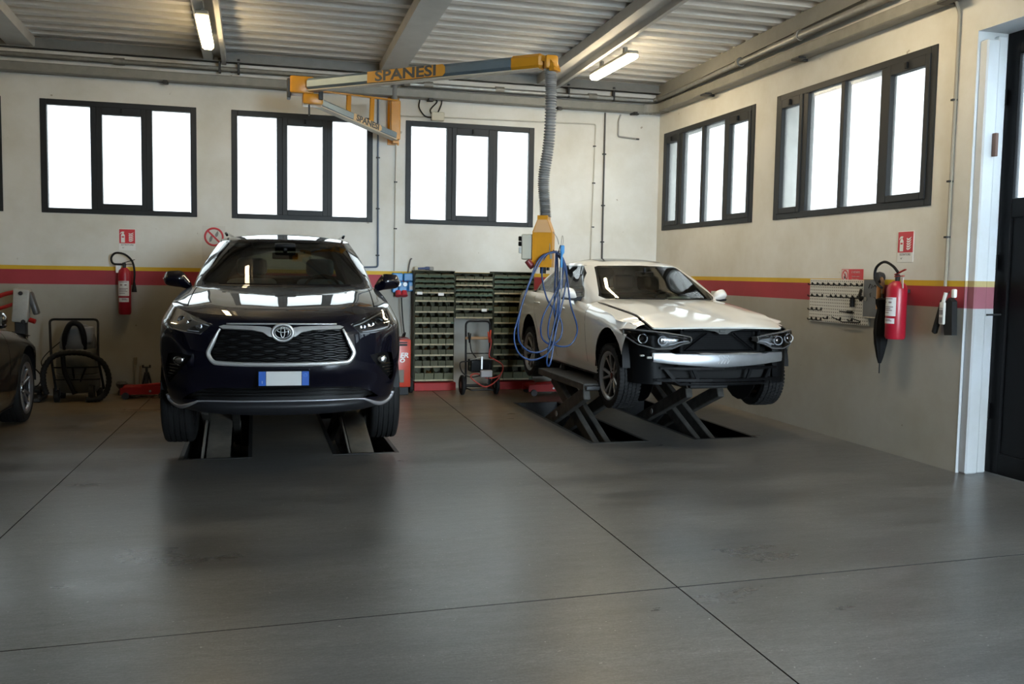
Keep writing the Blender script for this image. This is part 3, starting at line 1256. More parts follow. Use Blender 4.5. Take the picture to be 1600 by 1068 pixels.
    hood = coons(c0, cowl, centre, edge, 20, 22)
    n_, m_ = hood.shape[:2]
    for i in range(n_):
        for j in range(m_):
            u, v = i / (n_ - 1), j / (m_ - 1)
            # twin ridges and a soft hollow between, as pressed in the sheet
            rid = math.exp(-((u - 0.62) / 0.10) ** 2) * 0.014 - math.exp(-(u / 0.30) ** 2) * 0.010
            hood[i, j, 2] += rid * math.sin(math.pi * v) + (0.020 + 0.012 * u) * math.sin(math.pi * v) ** 0.8 * math.cos(0.5 * math.pi * u) ** 0.5
    hb = bmesh.new()
    add_grid(hb, hood)
    # gap between bonnet and wings
    gap = [(.705, -.52), (.715, -.52), (.765, .86), (.755, .86)]
    g1 = cut(hb, gap, (0, 1))
    push(g1, -0.008, ref)
    side_objs('bonnet_gap', g1, SEAM, root)
    mirror(hb)
    obj('bonnet', hb, SUVP, root, True)
    # cabin shell
    belt = [(0, .72, 1.28), (.38, .75, 1.28), (.715, .89, 1.275), (.812, 1.03, 1.262), (.848, 1.5, 1.262), (.852, 2.2, 1.275), (.842, 2.9, 1.29), (.80, 3.5, 1.30), (.70, 3.80, 1.31), (.36, 3.90, 1.31), (0, 3.92, 1.31)]
    mid = [(0, 1.20, 1.545), (.36, 1.23, 1.545), (.650, 1.40, 1.535), (.735, 1.53, 1.525), (.755, 1.75, 1.525), (.765, 2.25, 1.535), (.75, 2.85, 1.54), (.71, 3.40, 1.54), (.61, 3.68, 1.54), (.33, 3.77, 1.54), (0, 3.79, 1.54)]
    roof = [(0, 1.62, 1.735), (.32, 1.65, 1.733), (.575, 1.78, 1.718), (.632, 1.91, 1.714), (.645, 2.05, 1.735), (.655, 2.35, 1.745), (.645, 2.85, 1.74), (.60, 3.30, 1.725), (.52, 3.52, 1.725), (.30, 3.60, 1.73), (0, 3.62, 1.735)]
    low = [(p[0] * 1.03, p[1] - (0.10 if k < 3 else 0), p[2] - 0.07) for k, p in enumerate(belt)]
    GG = np.array([low, belt, mid, roof], float)
    CA = surf(GG, 6, 6)
    cb = bmesh.new()
    add_grid(cb, CA)
    # glazing
    ws = cut(cb, [(-.01, 1.30), (.34, 1.302), (.70, 1.305), (.728, 1.33), (.658, 1.53), (.590, 1.672), (.545, 1.695), (.30, 1.706), (-.01, 1.708)], (0, 2), lambda c_: c_.y < 1.95 and abs(c_.x) < 0.76)
    sw = []
    SD = lambda c_: c_.x > 0.55
    for poly in ([(1.28, 1.305), (1.74, 1.305), (1.74, 1.685), (1.95, 1.685)][:0] or [(1.22, 1.30), (1.80, 1.30), (1.80, 1.665), (1.74, 1.66), (1.60, 1.57)],
                 [(1.88, 1.30), (2.66, 1.315), (2.66, 1.685), (2.2, 1.69), (1.88, 1.675)],
                 [(2.74, 1.32), (3.35, 1.36), (3.20, 1.66), (2.74, 1.68)]):
        sw.append(cut(cb, poly, (1, 2), SD))
    rw = cut(cb, [(-.01, 1.36), (.60, 1.36), (.52, 1.66), (-.01, 1.66)], (0, 2), lambda c_: c_.y > 3.3)
    # dark band printed round the windscreen
    band = cut(cb, [(-.01, 1.292), (.71, 1.292), (.745, 1.325), (.672, 1.535), (.603, 1.685), (.553, 1.708), (.30, 1.718), (-.01, 1.724)], (0, 2), lambda c_: c_.y < 1.95 and abs(c_.x) < 0.77)
    mirror(band)
    obj('windscreen_border', band, BLKGLOSS, root, True)
    mirror(ws)
    obj('windscreen', ws, CARGLASS, root, True)
    for k in sw:
        side_objs('side_window', k, SIDEGLASS, root)
    mirror(rw)
    obj('rear_window', rw, SIDEGLASS, root, True)
    me = bpy.data.meshes.new('tmp')
    # roof skin
    rl = interp1(np.array(roof, float), 6)
    ka, kb = 6 * 3, 6 * 8
    cz = crv([(0, 1.62, 1.735), (0, 1.8, 1.772), (0, 2.2, 1.808), (0, 2.8, 1.812), (0, 3.3, 1.785), (0, 3.62, 1.735)])
    rs = coons(rl[:ka + 1], rl[kb:][::-1], cz, rl[ka:kb + 1], 14, 20)
    n_, m_ = rs.shape[:2]
    for i in range(n_):
        for j in range(m_):
            u, v = i / (n_ - 1), j / (m_ - 1)
            rs[i, j, 2] += 0.012 * math.sin(math.pi * u) * math.sin(math.pi * v)
    add_grid(cb, rs)
    cb.to_mesh(me)
    cb.free()
    body.from_mesh(me)
    bpy.data.meshes.remove(me)
    bmesh.ops.remove_doubles(body, verts=body.verts[:], dist=0.0008)
    mirror(body)
    obj('body', body, SUVP, root, True, None, 40)
    side_objs('sill_trim', sill, BLACK, root)
    # roof rails
    rail = tube(smooth_path([(.585, 1.95, 1.775), (.600, 2.02, 1.798), (.612, 2.4, 1.808), (.610, 2.9, 1.805), (.585, 3.3, 1.785), (.57, 3.36, 1.765)], 5), 0.014, 8)
    side_objs('roof_rail', rail, SUVP, root)

    # ---- grille: recessed dark panel with rows of wing-shaped bars
    b2 = full.copy()
    gp = cut(b2, grille, (0, 2), FR)
    b2.free()
    push(gp, -0.045, ref)
    mirror(gp)
    obj('grille_back', gp, BLACK, root, True)
    rows = bmesh.new()
    nr = 9
    for r in range(nr):
        z = .762 + r * 0.0275
        hw = float(np.interp(z, [.752, .775, .825, .985], [.47, .505, .52, .44])) - 0.01
        pts = []
        for k in range(41):
            x = -hw + 2 * hw * k / 40
            zz = z + 0.007 * math.cos(abs(x) / 0.088 * math.pi + (r % 2) * math.pi)
            y_, n_v = fy(abs(x), zz)
            pts.append((x, y_ + 0.022, zz))
        add_tube(rows, pts, 0.0062, 5, False, True, 1.7)
    o = obj('grille_mesh', rows, mat('grille black', (0.003, 0.003, 0.0032), 0.3, spec=0.25), root, True)
    o['kind'] = 'stuff'
    # chrome frame
    cf = bmesh.new()
    fp = [(0, .730), (.25, .732), (.45, .740), (.495, .752), (.522, .788), (.528, .822), (.505, .872), (.462, .962), (.446, .992)]
    ring = []
    for x, z in [(-p[0], p[1]) for p in fp[::-1]] + fp[1:]:
        y_, nv = fy(abs(x), z)
        ring.append((x, y_ - 0.004, z))
    sp_ = smooth_path(ring, 5)
    add_tube(cf, sp_, [0.009 + 0.008 * min(1, max(0, (0.98 - p.z) / 0.1)) for p in sp_], 8)
    obj('grille_frame', cf, CHROME, root, True, None, 40)
    tb = bmesh.new()
    pts = [(x, fy(abs(x), 1.030)[0] - 0.003, 1.030 - 0.002 * abs(x)) for x in np.linspace(-.40, .40, 25)]
    add_tube(tb, pts, 0.0065, 6)
    obj('grille_top_bar', tb, CHROME, root, True)
    wing = [(.06, .985), (.085, 1.000), (.13, 1.008), (.25, 1.012), (.42, 1.016), (.452, 1.006), (.43, .992), (.36, .990), (.22, .984), (.14, .968), (.095, .938), (.06, .93)]
    b2 = full.copy()
    wg = cut(b2, wing, (0, 2), FR)
    b2.free()
    push(wg, 0.010, ref)
    thicken(wg, 0.02, ref)
    side_objs('grille_wing', wg, CHROME, root)
    # emblem: dark oval in a chrome ring with three crossing ovals
    ye = fy(0, .968)[0] - 0.012
    em = new_obj('emblem', None, root)
    em.location = (0.004, ye, 0.968)
    obj('emblem_plate', lathe_oval(.066, .052, .02), BLKGLOSS, em, True, None, 40)
    eb = bmesh.new()
    add_tube(eb, ring_pts(0, 0, .074, .060, 36, -0.004), 0.011, 8, True)
    obj('emblem_ring', eb, CHROME, em, True)
    eb = bmesh.new()
    add_tube(eb, ring_pts(0, 0, .057, .042, 36, -0.014), 0.0035, 6, True)
    add_tube(eb, ring_pts(0, 0.017, .040, .014, 30, -0.014), 0.0035, 6, True)
    add_tube(eb, ring_pts(0, 0.004, .0145, .040, 30, -0.014), 0.0035, 6, True)
    obj('emblem_ovals', eb, CHROME, em, True)

    # ---- head lamps
    for sx in (1, -1):
        hl = new_obj('headlight', None, root)
        ln = lampbm.copy()
        push(ln, 0.001, ref)
        bk = lampbm.copy()
        push(bk, -0.06, ref)
        # walls that join the lens rim to the back of the lamp
        rim = lampbm.copy()
        outward(rim, ref)
        inn = bmesh.new()
        mv = {v: v.co - v.normal * 0.06 for v in rim.verts}
        for e in rim.edges:
            if e.is_boundary:
                a, b_ = e.verts
                inn.faces.new([inn.verts.new(x) for x in (a.co, b_.co, mv[b_], mv[a])])
        rim.free()
        me = bpy.data.meshes.new('tmp')
        inn.to_mesh(me)
        inn.free()
        bk.from_mesh(me)
        bpy.data.meshes.remove(me)
        dets = []
        for x, z, r in ((.735, 1.045, .032), (.665, 1.022, .030), (.60, 1.005, .024)):
            y_ = fy(x, z)[0]
            det = bmesh.new()
            dets.append(det)
            add_lathe(det, [(r, -0.012), (r * 0.9, 0.0), (r * 0.55, 0.02), (0, 0.022)], 16, 'y', (x, y_ + 0.03, z))
        led = bmesh.new()
        add_tube(led, smooth_path([(x, fy(x, z)[0] + 0.018, z) for x, z in ((.53, 1.012), (.60, 1.035), (.70, 1.078), (.78, 1.104), (.815, 1.075), (.822, 1.02))], 5), 0.0045, 6)
        add_tube(led, smooth_path([(x, fy(x, z)[0] + 0.018, z) for x, z in ((.60, .968), (.70, .978), (.80, .995), (.822, 1.02))], 5), 0.0035, 6)
        rm = bmesh.new()
        op = [(x, fy(x, z)[0] - 0.001, z) for x, z in lamp]
        add_tube(rm, op, 0.0035, 6, True)
        for bmx, nm, mm in ((ln, 'lamp_lens', LENS), (rm, 'lamp_rim', mat('bright lamp edge', (0.35, 0.35, 0.36), 0.25, 0.6)), (bk, 'lamp_housing', mat('grey lamp housing', (0.06, 0.06, 0.063), 0.3, 0.2)), *[(q, 'lamp_reflector', LAMPC) for q in dets], (led, 'lamp_light_guide', DRL)):
            if sx < 0:
                mirror(bmx, False)
            obj(nm, bmx, mm, hl, True, None, 40)
    lampbm.free()
    # fog lamps in dark side pockets
    push(fogbm, -0.03, ref)
    side_objs('bumper_pocket', fogbm, BLACK, root)
    fy_ = fy(.748, .746)[0]
    for sx in (1, -1):
        fl = new_obj('fog_lamp', None, root)
        fl.location = (sx * .748, fy_ + 0.022, .748)
        obj('fog_reflector', lathe_oval(.044, .034, .03), LAMPC, fl, True, None, 40)
        obj('fog_lens', lathe_oval(.048, .038, .012, -0.012), LENS, fl, True, None, 40)
    sl = bmesh.new()
    for k in range(5):
        z = .71 - 0.024 * k
        x0, x1 = .735 + 0.022 * k, .852
        pts = [(x, fy(x, z)[0] + 0.022, z) for x in np.linspace(x0, x1, 6)]
        add_tube(sl, pts, 0.004, 5)
    side_objs('pocket_slat', sl, BLKGLOSS, root)
    # lower mouth with slats, black lower bumper and the silver skirt line
    push(mouthbm, -0.05, ref)
    mirror(mouthbm)
    obj('lower_grille', mouthbm, BLACK, root, True)
    sl = bmesh.new()
    for z, hw in ((.532, .55), (.508, .62), (.484, .66)):
        pts = [(x, fy(abs(x), z)[0] + 0.012, z) for x in np.linspace(-hw, hw, 31)]
        add_tube(sl, pts, 0.005, 5)
    o = obj('lower_grille_slat', sl, MATS['grille black'], root, True)
    o['kind'] = 'stuff'
    push(lowbm, -0.002, ref)
    mirror(lowbm)
    obj('lower_bumper', lowbm, mat('charcoal bumper plastic', (0.012, 0.0125, 0.015), 0.45, spec=0.3), root, True)
    sk = bmesh.new()
    kp = [(0, .447), (.3, .447), (.58, .446), (.64, .432), (.70, .402), (.755, .382), (.81, .388), (.85, .42), (.866, .462)]
    pts = []
    for x, z in [(-p[0], p[1]) for p in kp[::-1]] + kp[1:]:
        pts.append((x, fy(abs(x), z)[0] - 0.004, z))
    sp_ = smooth_path(pts, 5)
    add_tube(sk, sp_, [0.006 + 0.011 * min(1, max(0, (abs(p.x) - .6) / .12)) for p in sp_], 8)
    obj('skirt_strip', sk, mat('silver plastic', (0.42, 0.42, 0.45), 0.35, 0.6), root, True)
    # number plate: white field between two blue bands
    np_ = new_obj('number_plate', None, root)
    np_.location = (0.012, -0.985, 0.626)
    obj('plate_holder', box((-.19, 0.0, -.072), (.19, .02, .064), 0.004), BLKGLOSS, np_)
    obj('plate_field', box((-.128, -.004, -.050), (.128, .004, .056), 0.001), mat('white number plate', (0.62, 0.62, 0.60), 0.4), np_)
    PB = mat('plate blue', (0.01, 0.09, 0.42), 0.4)
    for sx in (-1, 1):
        bb = box((sx * .156 - .026, -.004, -.050), (sx * .156 + .026, .004, .056), 0.001)
        obj('plate_band', bb, PB, np_)
    obj('plate_ring', tube(ring_pts(.156, .028, .012, .012, 16, -0.005), 0.0022, 5, True), mat('plate pale blue', (0.08, 0.22, 0.55), 0.4), np_)
    text_obj('plate_letter', 'I', .03, mat('white number plate', (0.62, 0.62, 0.60), 0.4), np_, face_mx((-.156, -.0045, -.025), (1, 0, 0), (0, 0, 1)), .0003)
    # wing mirrors
    for sx in (1, -1):
        mr = new_obj('wing_mirror', None, root)
        sh = np.array([
            [(.845, 1.06, 1.29), (.855, 1.04, 1.27), (.86, 1.08, 1.235), (.85, 1.13, 1.25)],
            [(.895, 1.05, 1.372), (.90, 1.015, 1.315), (.905, 1.05, 1.25), (.895, 1.14, 1.26)],
            [(.925, 1.04, 1.402), (.93, .985, 1.335), (.935, 1.04, 1.255), (.93, 1.17, 1.29)],
            [(1.00, 1.05, 1.405), (1.00, .985, 1.34), (1.00, 1.05, 1.262), (1.00, 1.18, 1.30)],
            [(1.065, 1.08, 1.395), (1.07, 1.025, 1.335), (1.065, 1.07, 1.275), (1.065, 1.17, 1.31)],
            [(1.093, 1.12, 1.35), (1.095, 1.10, 1.33), (1.093, 1.12, 1.305), (1.093, 1.15, 1.32)]], float)
        sh = np.concatenate([sh, sh[:, :1]], 1)
        B3 = surf(sh, 4, 4)
        mb = bmesh.new()
        add_grid(mb, B3)
        for row in (B3[0], B3[-1]):
            mb.faces.new([mb.verts.new(p) for p in row[:-1]])
        bmesh.ops.remove_doubles(mb, verts=mb.verts[:], dist=0.0008)
        st = tube(smooth_path([(.935, 1.01, 1.318), (1.0, 1.0, 1.318), (1.06, 1.035, 1.325), (1.094, 1.10, 1.334)], 4), 0.007, 6)
        if sx < 0:
            mirror(mb, False)
            mirror(st, False)
        obj('mirror_cap', mb, SUVP, mr, True, None, 50)
        obj('mirror_strip', st, CHROME, mr, True)
    # cabin
    cabin(root, 0.72, 1.20, 0.62, 1.27, SUVSEAT, 1.85, 2.75, 0.36, 1.74)
    obj('headliner', box((-.58, 1.72, 1.69), (.58, 3.5, 1.705), 0.01), mat('grey headliner', (0.08, 0.08, 0.08), 0.9), root)
    rv = bmesh.new()
    add_box(rv, (-.125, 1.36, 1.535), (.125, 1.385, 1.60), 0.02, 2)
    add_box(rv, (-.02, 1.36, 1.59), (.02, 1.40, 1.68), 0.01)
    add_box(rv, (-.10, 1.34, 1.645), (.10, 1.50, 1.69), 0.02, 2)
    obj('rear_view_mirror', rv, BLACK, root, True, None, 40)
    # wipers at the foot of the screen
    wp = bmesh.new()
    for x0, x1 in ((-.58, -.02), (.02, .60)):
        add_tube(wp, [(x, .70 + 0.14 * (x / .65) ** 2, 1.297) for x in np.linspace(x0, x1, 8)], 0.007, 5)
    obj('wiper', wp, BLACK, root)
    # underside, wheel wells, suspension
    ub = boxes(((-.58, -.72, .36), (.58, 3.7, .52)), ((-.80, .50, .42), (.80, 2.35, .60)), ((-.52, -.60, .5), (.52, .55, .95)), ((-.50, 2.4, .5), (.50, 3.8, 1.0)))
    obj('underbody', ub, mat('underbody black', (0.012, 0.012, 0.012), 0.7), root)
    for yy in (0.0, 2.85):
        for sx in (1, -1):
            wb = bmesh.new()
            add_lathe(wb, [(.435, sx * .56), (.435, sx * .925)], 24, 'x', (0, yy, .485), 0, math.pi)
            obj('wheel_well', wb, BLACK, root, True)
    for yy in (0.0, 2.85):
        for sx in (1, -1):
            sp2 = bmesh.new()
            add_tube(sp2, [(sx * .30, yy + .02, .36), (sx * .74, yy, .30)], 0.025, 8)
            add_tube(sp2, [(sx * .66, yy + .05, .30), (sx * .60, yy + .05, .85)], 0.035, 10)
            add_tube(sp2, [(sx * .1, yy + .1, .40), (sx * .78, yy, .38)], 0.02, 8)
            obj('suspension_arm', sp2, DKSTEEL, root, True)
    for yy in (0.0, 2.85):
        for sx in (1, -1):
            wheel(root, sx * .825, yy, .38, .38, .235, .235, sx, 'y', 0)
    full.free()
    return root


def lathe_oval(rx, rz, d, y0=0.0):
    bm = bmesh.new()
    prof = [(0.0, -d * .5), (0.5, -d * .47), (0.85, -d * .3), (1.0, 0.0), (1.0, d * .5), (0, d * .5)]
    add_lathe(bm, [(a, h + y0) for a, h in prof], 28, 'y')
    for v in bm.verts:
        v.co.x *= rx
        v.co.z *= rz
    return bm


build_suv()
# ================================================================== the white saloon on the raised lift
WPAINT = mat('white pearl paint', (0.85, 0.835, 0.80), 0.3, 0.0, coat=1.0)
GPAINT = mat('dark grey paint', (0.018, 0.019, 0.020), 0.3, 0.3, coat=1.0)
BEIGE = mat('dark grey leather', (0.045, 0.045, 0.045), 0.55)


def build_sedan(label, loc, rz, scale, paint, stripped, droop=0.0, rim='twin'):
    root = thing('sedan', label, 'car', loc, rz, None, scale)
    ref = (0, 1.5, 0.7)
    dz = droop
    zs7 = lambda y: float(np.interp(y, [-0.6, -0.4, 0.0, 0.5, 1.0, 2.0, 3.0, 3.9], [0.80, 0.845, 0.915, 0.965, 1.025, 1.055, 1.085, 1.08])) - dz
    fx = [0, .25, .45, .63, .78, .885, .95, .985]
    dy = [0, .006, .025, .06, .13, .22, .32, .44]
    side = [(-0.28, .995), (0.15, 1.0), (0.6, 1.0), (1.3, 1.0), (2.0, 1.0), (2.6, 1.0), (3.1, .985), (3.45, .95)]
    rear = [(.85, 3.70), (.6, 3.82), (.3, 3.86), (0, 3.87)]
    lv = [(.30 - dz, .30 - dz, -.68, .76), (.28 - dz, .285 - dz, -.74, .83), (.40 - dz, .36 - dz, -.80, .862), (.50 - dz, .46 - dz, -.82, .885),
          (.60 - dz, .60 - dz, -.82, .898), (.70 - dz, lambda y: .74 - dz, -.80, .903),
          (.77 - dz, lambda y: .5 * (.74 - dz) + .5 * (zs7(y) - .05), -.77, .897), (.815 - dz, lambda y: zs7(y) - .055, -.745, .872), (.835 - dz, zs7, -.72, .825)]
    G = lower_body(lv, side, fx, dy, rear)
    A = surf(G, 5, 5)
    full = bmesh.new()
    add_grid(full, A)
    tree = BVHTree.FromBMesh(full)

    def fy(x, z):
        h = tree.ray_cast(Vector((x, -3, z)), Vector((0, 1, 0)))
        return h[0].y if h[0] else -0.5
    FR = lambda c_: c_.y < -0.1
    body = full.copy()
    for yy in (0.0, 2.81):
        r = 0.365
        zc_ = .435 - dz
        arch = [(yy + r * math.cos(q), zc_ + r * math.sin(q)) for q in [2 * math.pi * k / 28 for k in range(28)]]
        cut(body, arch, (1, 2), lambda c_: c_.x > 0.3).free()
        cut(body, [(yy - r, .2 - dz), (yy + r, .2 - dz), (yy + r, zc_), (yy - r, zc_)], (1, 2), lambda c_: c_.x > 0.3).free()
    lines = []
    for p in ([(.62, .40), (.628, .40), (.66, .70), (.74, 1.0), (.732, 1.0), (.652, .70)], [(1.72, .36), (1.728, .36), (1.735, 1.04), (1.727, 1.04)], [(2.30, .50), (2.308, .50), (2.60, .86), (2.66, 1.06), (2.652, 1.06), (2.592, .86)]):
        lines.append(cut(body, [(a, b_ - dz) for a, b_ in p], (1, 2), lambda c_: c_.x > 0.3))
    me = bpy.data.meshes.new('tmp')
    for ln in lines:
        push(ln, -0.006, ref)
        side_objs('door_gap', ln, SEAM, root)
    # the crease along the doors
    cr_ = cut(body, [(.30, .855 - dz), (3.3, .905 - dz), (3.3, .911 - dz), (.30, .861 - dz)], (1, 2), lambda c_: c_.x > 0.3)
    push(cr_, 0.004, ref)
    cr_.to_mesh(me)
    cr_.free()
    body.from_mesh(me)
    if stripped:
        # front bumper and lamps are off the car: only the wings remain, back to the edge of the lamps
        cut(body, [(-2, .2), (-.22, .2), (-.36, .62), (-.40, .70), (-.44, .79), (-.445, .90), (-2, .90)], (1, 2), lambda c_: True).free()
    else:
        pass
    # bonnet: a panel of its own between the wings
    top = interp1(G[-1], 6)
    kf = 6 * 3
    k7 = next(k for k in range(len(top)) if top[k][1] > 0.80)
    edge = top[kf:k7 + 1]
    ze = edge[-1]
    c0 = top[:kf + 1]
    centre = crv([(0, -.72, .835 - dz), (0, -.66, .868 - dz), (0, -.45, .918 - dz), (0, 0, .985 - dz), (0, .4, 1.03 - dz), (0, .66, 1.05 - dz)])
    cowl = crv([(0, .66, 1.05 - dz), (.38, .68, 1.048 - dz), (.64, .74, 1.04 - dz), tuple(ze)])
    hood = coons(c0, cowl, centre, edge, 22, 22)
    n_, m_ = hood.shape[:2]
    for i in range(n_):
        for j in range(m_):
            u, v = i / (n_ - 1), j / (m_ - 1)
            hood[i, j, 2] += 0.022 * math.sin(math.pi * u) * math.sin(math.pi * v) + 0.007 * math.exp(-((u - .5) / .08) ** 2) * math.sin(math.pi * v)
    hb = bmesh.new()
    add_grid(hb, hood)
    gap = [(.66, -.75), (.682, -.75), (.735, .3), (.745, .62), (.735, .75), (.725, .62), (.718, .3)]
    g1 = cut(hb, gap, (0, 1))
    push(g1, -0.02, ref)
    side_objs('bonnet_gap', g1, SEAM, root)
    bon = cut(hb, [(-.01, -1), (.672, -1), (.672, -.75), (.72, .3), (.73, .62), (.735, .75), (.60, .9), (-.01, .9)], (0, 1))
    if stripped:
        cut(hb, [(0, -2), (2, -2), (2, -.44), (0, -.44)], (0, 1)).free()
        push(bon, 0.012, ref)
    thicken(bon, 0.016, ref)
    mirror(bon)
    obj('bonnet', bon, paint, root, True, None, 50)
    hb.to_mesh(me)
    hb.free()
    body.from_mesh(me)
    # cabin
    belt = [(0, .62, 1.045), (.36, .65, 1.045), (.62, .74, 1.042), (.742, .90, 1.035), (.775, 1.4, 1.045), (.785, 2.0, 1.06), (.775, 2.6, 1.08), (.725, 3.05, 1.10), (.62, 3.32, 1.115), (.35, 3.42, 1.12), (0, 3.44, 1.12)]
    mid = [(0, 1.00, 1.24), (.335, 1.03, 1.24), (.565, 1.12, 1.235), (.682, 1.24, 1.235), (.70, 1.5, 1.245), (.705, 2.0, 1.255), (.69, 2.45, 1.265), (.635, 2.82, 1.29), (.55, 3.00, 1.31), (.31, 3.08, 1.315), (0, 3.10, 1.315)]
    roof = [(0, 1.40, 1.432), (.30, 1.43, 1.43), (.48, 1.50, 1.42), (.560, 1.58, 1.415), (.585, 1.72, 1.435), (.595, 2.0, 1.445), (.582, 2.35, 1.44), (.53, 2.60, 1.435), (.46, 2.70, 1.44), (.28, 2.75, 1.447), (0, 2.76, 1.45)]
    low = [(p[0] * 1.04, p[1] - (.08 if k < 3 else 0), p[2] - .06) for k, p in enumerate(belt)]
    GG = np.array([low, belt, mid, roof], float)
    GG[:, :, 2] -= dz
    cb = bmesh.new()
    add_grid(cb, surf(GG, 6, 6))
    D_ = lambda pl: [(a, b_ - dz) for a, b_ in pl]
    ws = cut(cb, D_([(-.01, 1.06), (.33, 1.062), (.615, 1.066), (.655, 1.09), (.575, 1.24), (.500, 1.385), (.46, 1.400), (.28, 1.408), (-.01, 1.41)]), (0, 2), lambda c_: c_.y < 1.75 and abs(c_.x) < .70)
    SD = lambda c_: c_.x > 0.48
    sw = [cut(cb, D_(p), (1, 2), SD) for p in ([(1.16, 1.075), (1.68, 1.085), (1.68, 1.40), (1.62, 1.395), (1.45, 1.32), (1.22, 1.15)],
                                             [(1.76, 1.085), (2.42, 1.10), (2.42, 1.395), (2.2, 1.405), (1.76, 1.405)],
                                             [(2.47, 1.105), (2.90, 1.125), (2.80, 1.22), (2.62, 1.335), (2.47, 1.385)])]
    rw = cut(cb, D_([(-.01, 1.15), (.55, 1.15), (.42, 1.41), (-.01, 1.41)]), (0, 2), lambda c_: c_.y > 2.6)
    # dark surrounds
    band = cut(cb, D_([(-.01, 1.054), (.63, 1.056), (.68, 1.085), (.592, 1.25), (.515, 1.40), (.47, 1.416), (-.01, 1.425)]), (0, 2), lambda c_: c_.y < 1.75 and abs(c_.x) < .72)
    mirror(band)
    obj('windscreen_border', band, BLKGLOSS, root, True)
    sb = cut(cb, D_([(1.10, 1.062), (2.94, 1.105), (2.84, 1.23), (2.64, 1.35), (2.44, 1.41), (2.2, 1.42), (1.62, 1.412), (1.42, 1.33), (1.17, 1.15)]), (1, 2), SD)
    side_objs('window_surround', sb, BLKGLOSS, root)
    mirror(ws)
    obj('windscreen', ws, CARGLASS, root, True)
    for k in sw:
        side_objs('side_window', k, SIDEGLASS, root)
    mirror(rw)
    obj('rear_window', rw, SIDEGLASS, root, True)
    rl = interp1(np.array(roof, float) - np.array([0, 0, dz]), 6)
    ka, kb = 18, 48
    cz = crv([(0, 1.40, 1.432 - dz), (0, 1.55, 1.468 - dz), (0, 1.9, 1.502 - dz), (0, 2.3, 1.505 - dz), (0, 2.6, 1.482 - dz), (0, 2.76, 1.45 - dz)])
    rs = coons(rl[:ka + 1], rl[kb:][::-1], cz, rl[ka:kb + 1], 14, 18)
    n_, m_ = rs.shape[:2]
    for i in range(n_):
        for j in range(m_):
            u, v = i / (n_ - 1), j / (m_ - 1)
            rs[i, j, 2] += 0.018 * math.sin(math.pi * u) * math.sin(math.pi * v)
    rb = bmesh.new()
    add_grid(rb, rs)
    sr = cut(rb, [(-.01, 1.62), (.36, 1.62), (.38, 1.68), (.38, 2.38), (-.01, 2.38)], (0, 1))
    push(sr, 0.002, ref)
    mirror(sr)
    obj('sunroof', sr, BLKGLOSS, root, True)
    rb.to_mesh(me)
    rb.free()
    cb.from_mesh(me)
    # boot lid
    tk = interp1(G[-1], 6)
    ks = next(k for k in range(len(tk)) if tk[k][1] > 3.0 and k > k7)
    be = tk[ks:]
    bc = crv([(0, 3.40, 1.118 - dz), (0, 3.6, 1.125 - dz), (0, 3.80, 1.12 - dz), tuple(be[-1])])
    front = crv([(0, 3.40, 1.118 - dz), (.4, 3.36, 1.112 - dz), (.7, 3.1, 1.10 - dz), tuple(be[0])])
    kb2 = max(k for k in range(len(be)) if be[k][0] > .55)
    bl = coons(front, be[kb2:][::-1], bc, be[:kb2 + 1], 10, 10)
    add_grid(cb, bl)
    cb.to_mesh(me)
    cb.free()
    body.from_mesh(me)
    bpy.data.meshes.remove(me)
    bmesh.ops.remove_doubles(body, verts=body.verts[:], dist=0.0008)
    # door handles
    hn = bmesh.new()
    for yy, z in ((1.50, .93), (2.47, .955)):
        h = tree.ray_cast(Vector((3, yy, z - dz)), Vector((-1, 0, 0)))
        add_box(hn, (h[0].x - .004, yy - .10, z - dz - .012), (h[0].x + .022, yy + .10, z - dz + .012), .009, 2)
    side_objs('door_handle', hn, paint, root, True, 40)
    mirror(body)
    obj('body', body, paint, root, True, None, 40)
    sk = bmesh.new()
    add_box(sk, (.70, .36, .275 - dz), (.845, 2.45, .31 - dz), .01)
    side_objs('sill_trim', sk, BLACK, root)
    # wing mirrors
    for sx in (1, -1):
        mr = new_obj('wing_mirror', None, root)
        sh = np.array([
            [(.835, 1.17, 1.09), (.835, 1.15, 1.06), (.835, 1.19, 1.035), (.835, 1.26, 1.06)],
            [(.86, 1.16, 1.14), (.86, 1.12, 1.09), (.86, 1.17, 1.04), (.86, 1.29, 1.08)],
            [(.92, 1.16, 1.165), (.92, 1.10, 1.11), (.92, 1.16, 1.045), (.92, 1.30, 1.09)],
            [(.985, 1.19, 1.155), (.99, 1.14, 1.105), (.985, 1.18, 1.055), (.985, 1.29, 1.10)],
            [(1.012, 1.22, 1.125), (1.015, 1.20, 1.10), (1.012, 1.22, 1.08), (1.012, 1.26, 1.10)]], float)
        sh[:, :, 2] -= dz
        sh = np.concatenate([sh, sh[:, :1]], 1)
        B3 = surf(sh, 4, 4)
        mb = bmesh.new()
        add_grid(mb, B3)
        for row in (B3[0], B3[-1]):
            mb.faces.new([mb.verts.new(p) for p in row[:-1]])
        bmesh.ops.remove_doubles(mb, verts=mb.verts[:], dist=0.0008)
        ft = bmesh.new()
        add_prism(ft, [(.70, 1.03 - dz), (.76, 1.015 - dz), (.985, 1.035 - dz), (1.0, 1.055 - dz), (.85, 1.062 - dz), (.70, 1.075 - dz)], 1.15, 1.24, 'y')
        mg = box((.865, 1.292, 1.06 - dz), (1.0, 1.298, 1.145 - dz), .004)
        for bmx, nm, mm in ((mb, 'mirror_cap', paint), (ft, 'mirror_foot', BLACK), (mg, 'mirror_glass', mat('mirror glass', (0.55, 0.6, 0.6), 0.02, 1.0))):
            if sx < 0:
                mirror(bmx, False)
            obj(nm, bmx, mm, mr, nm == 'mirror_cap', None, 50)
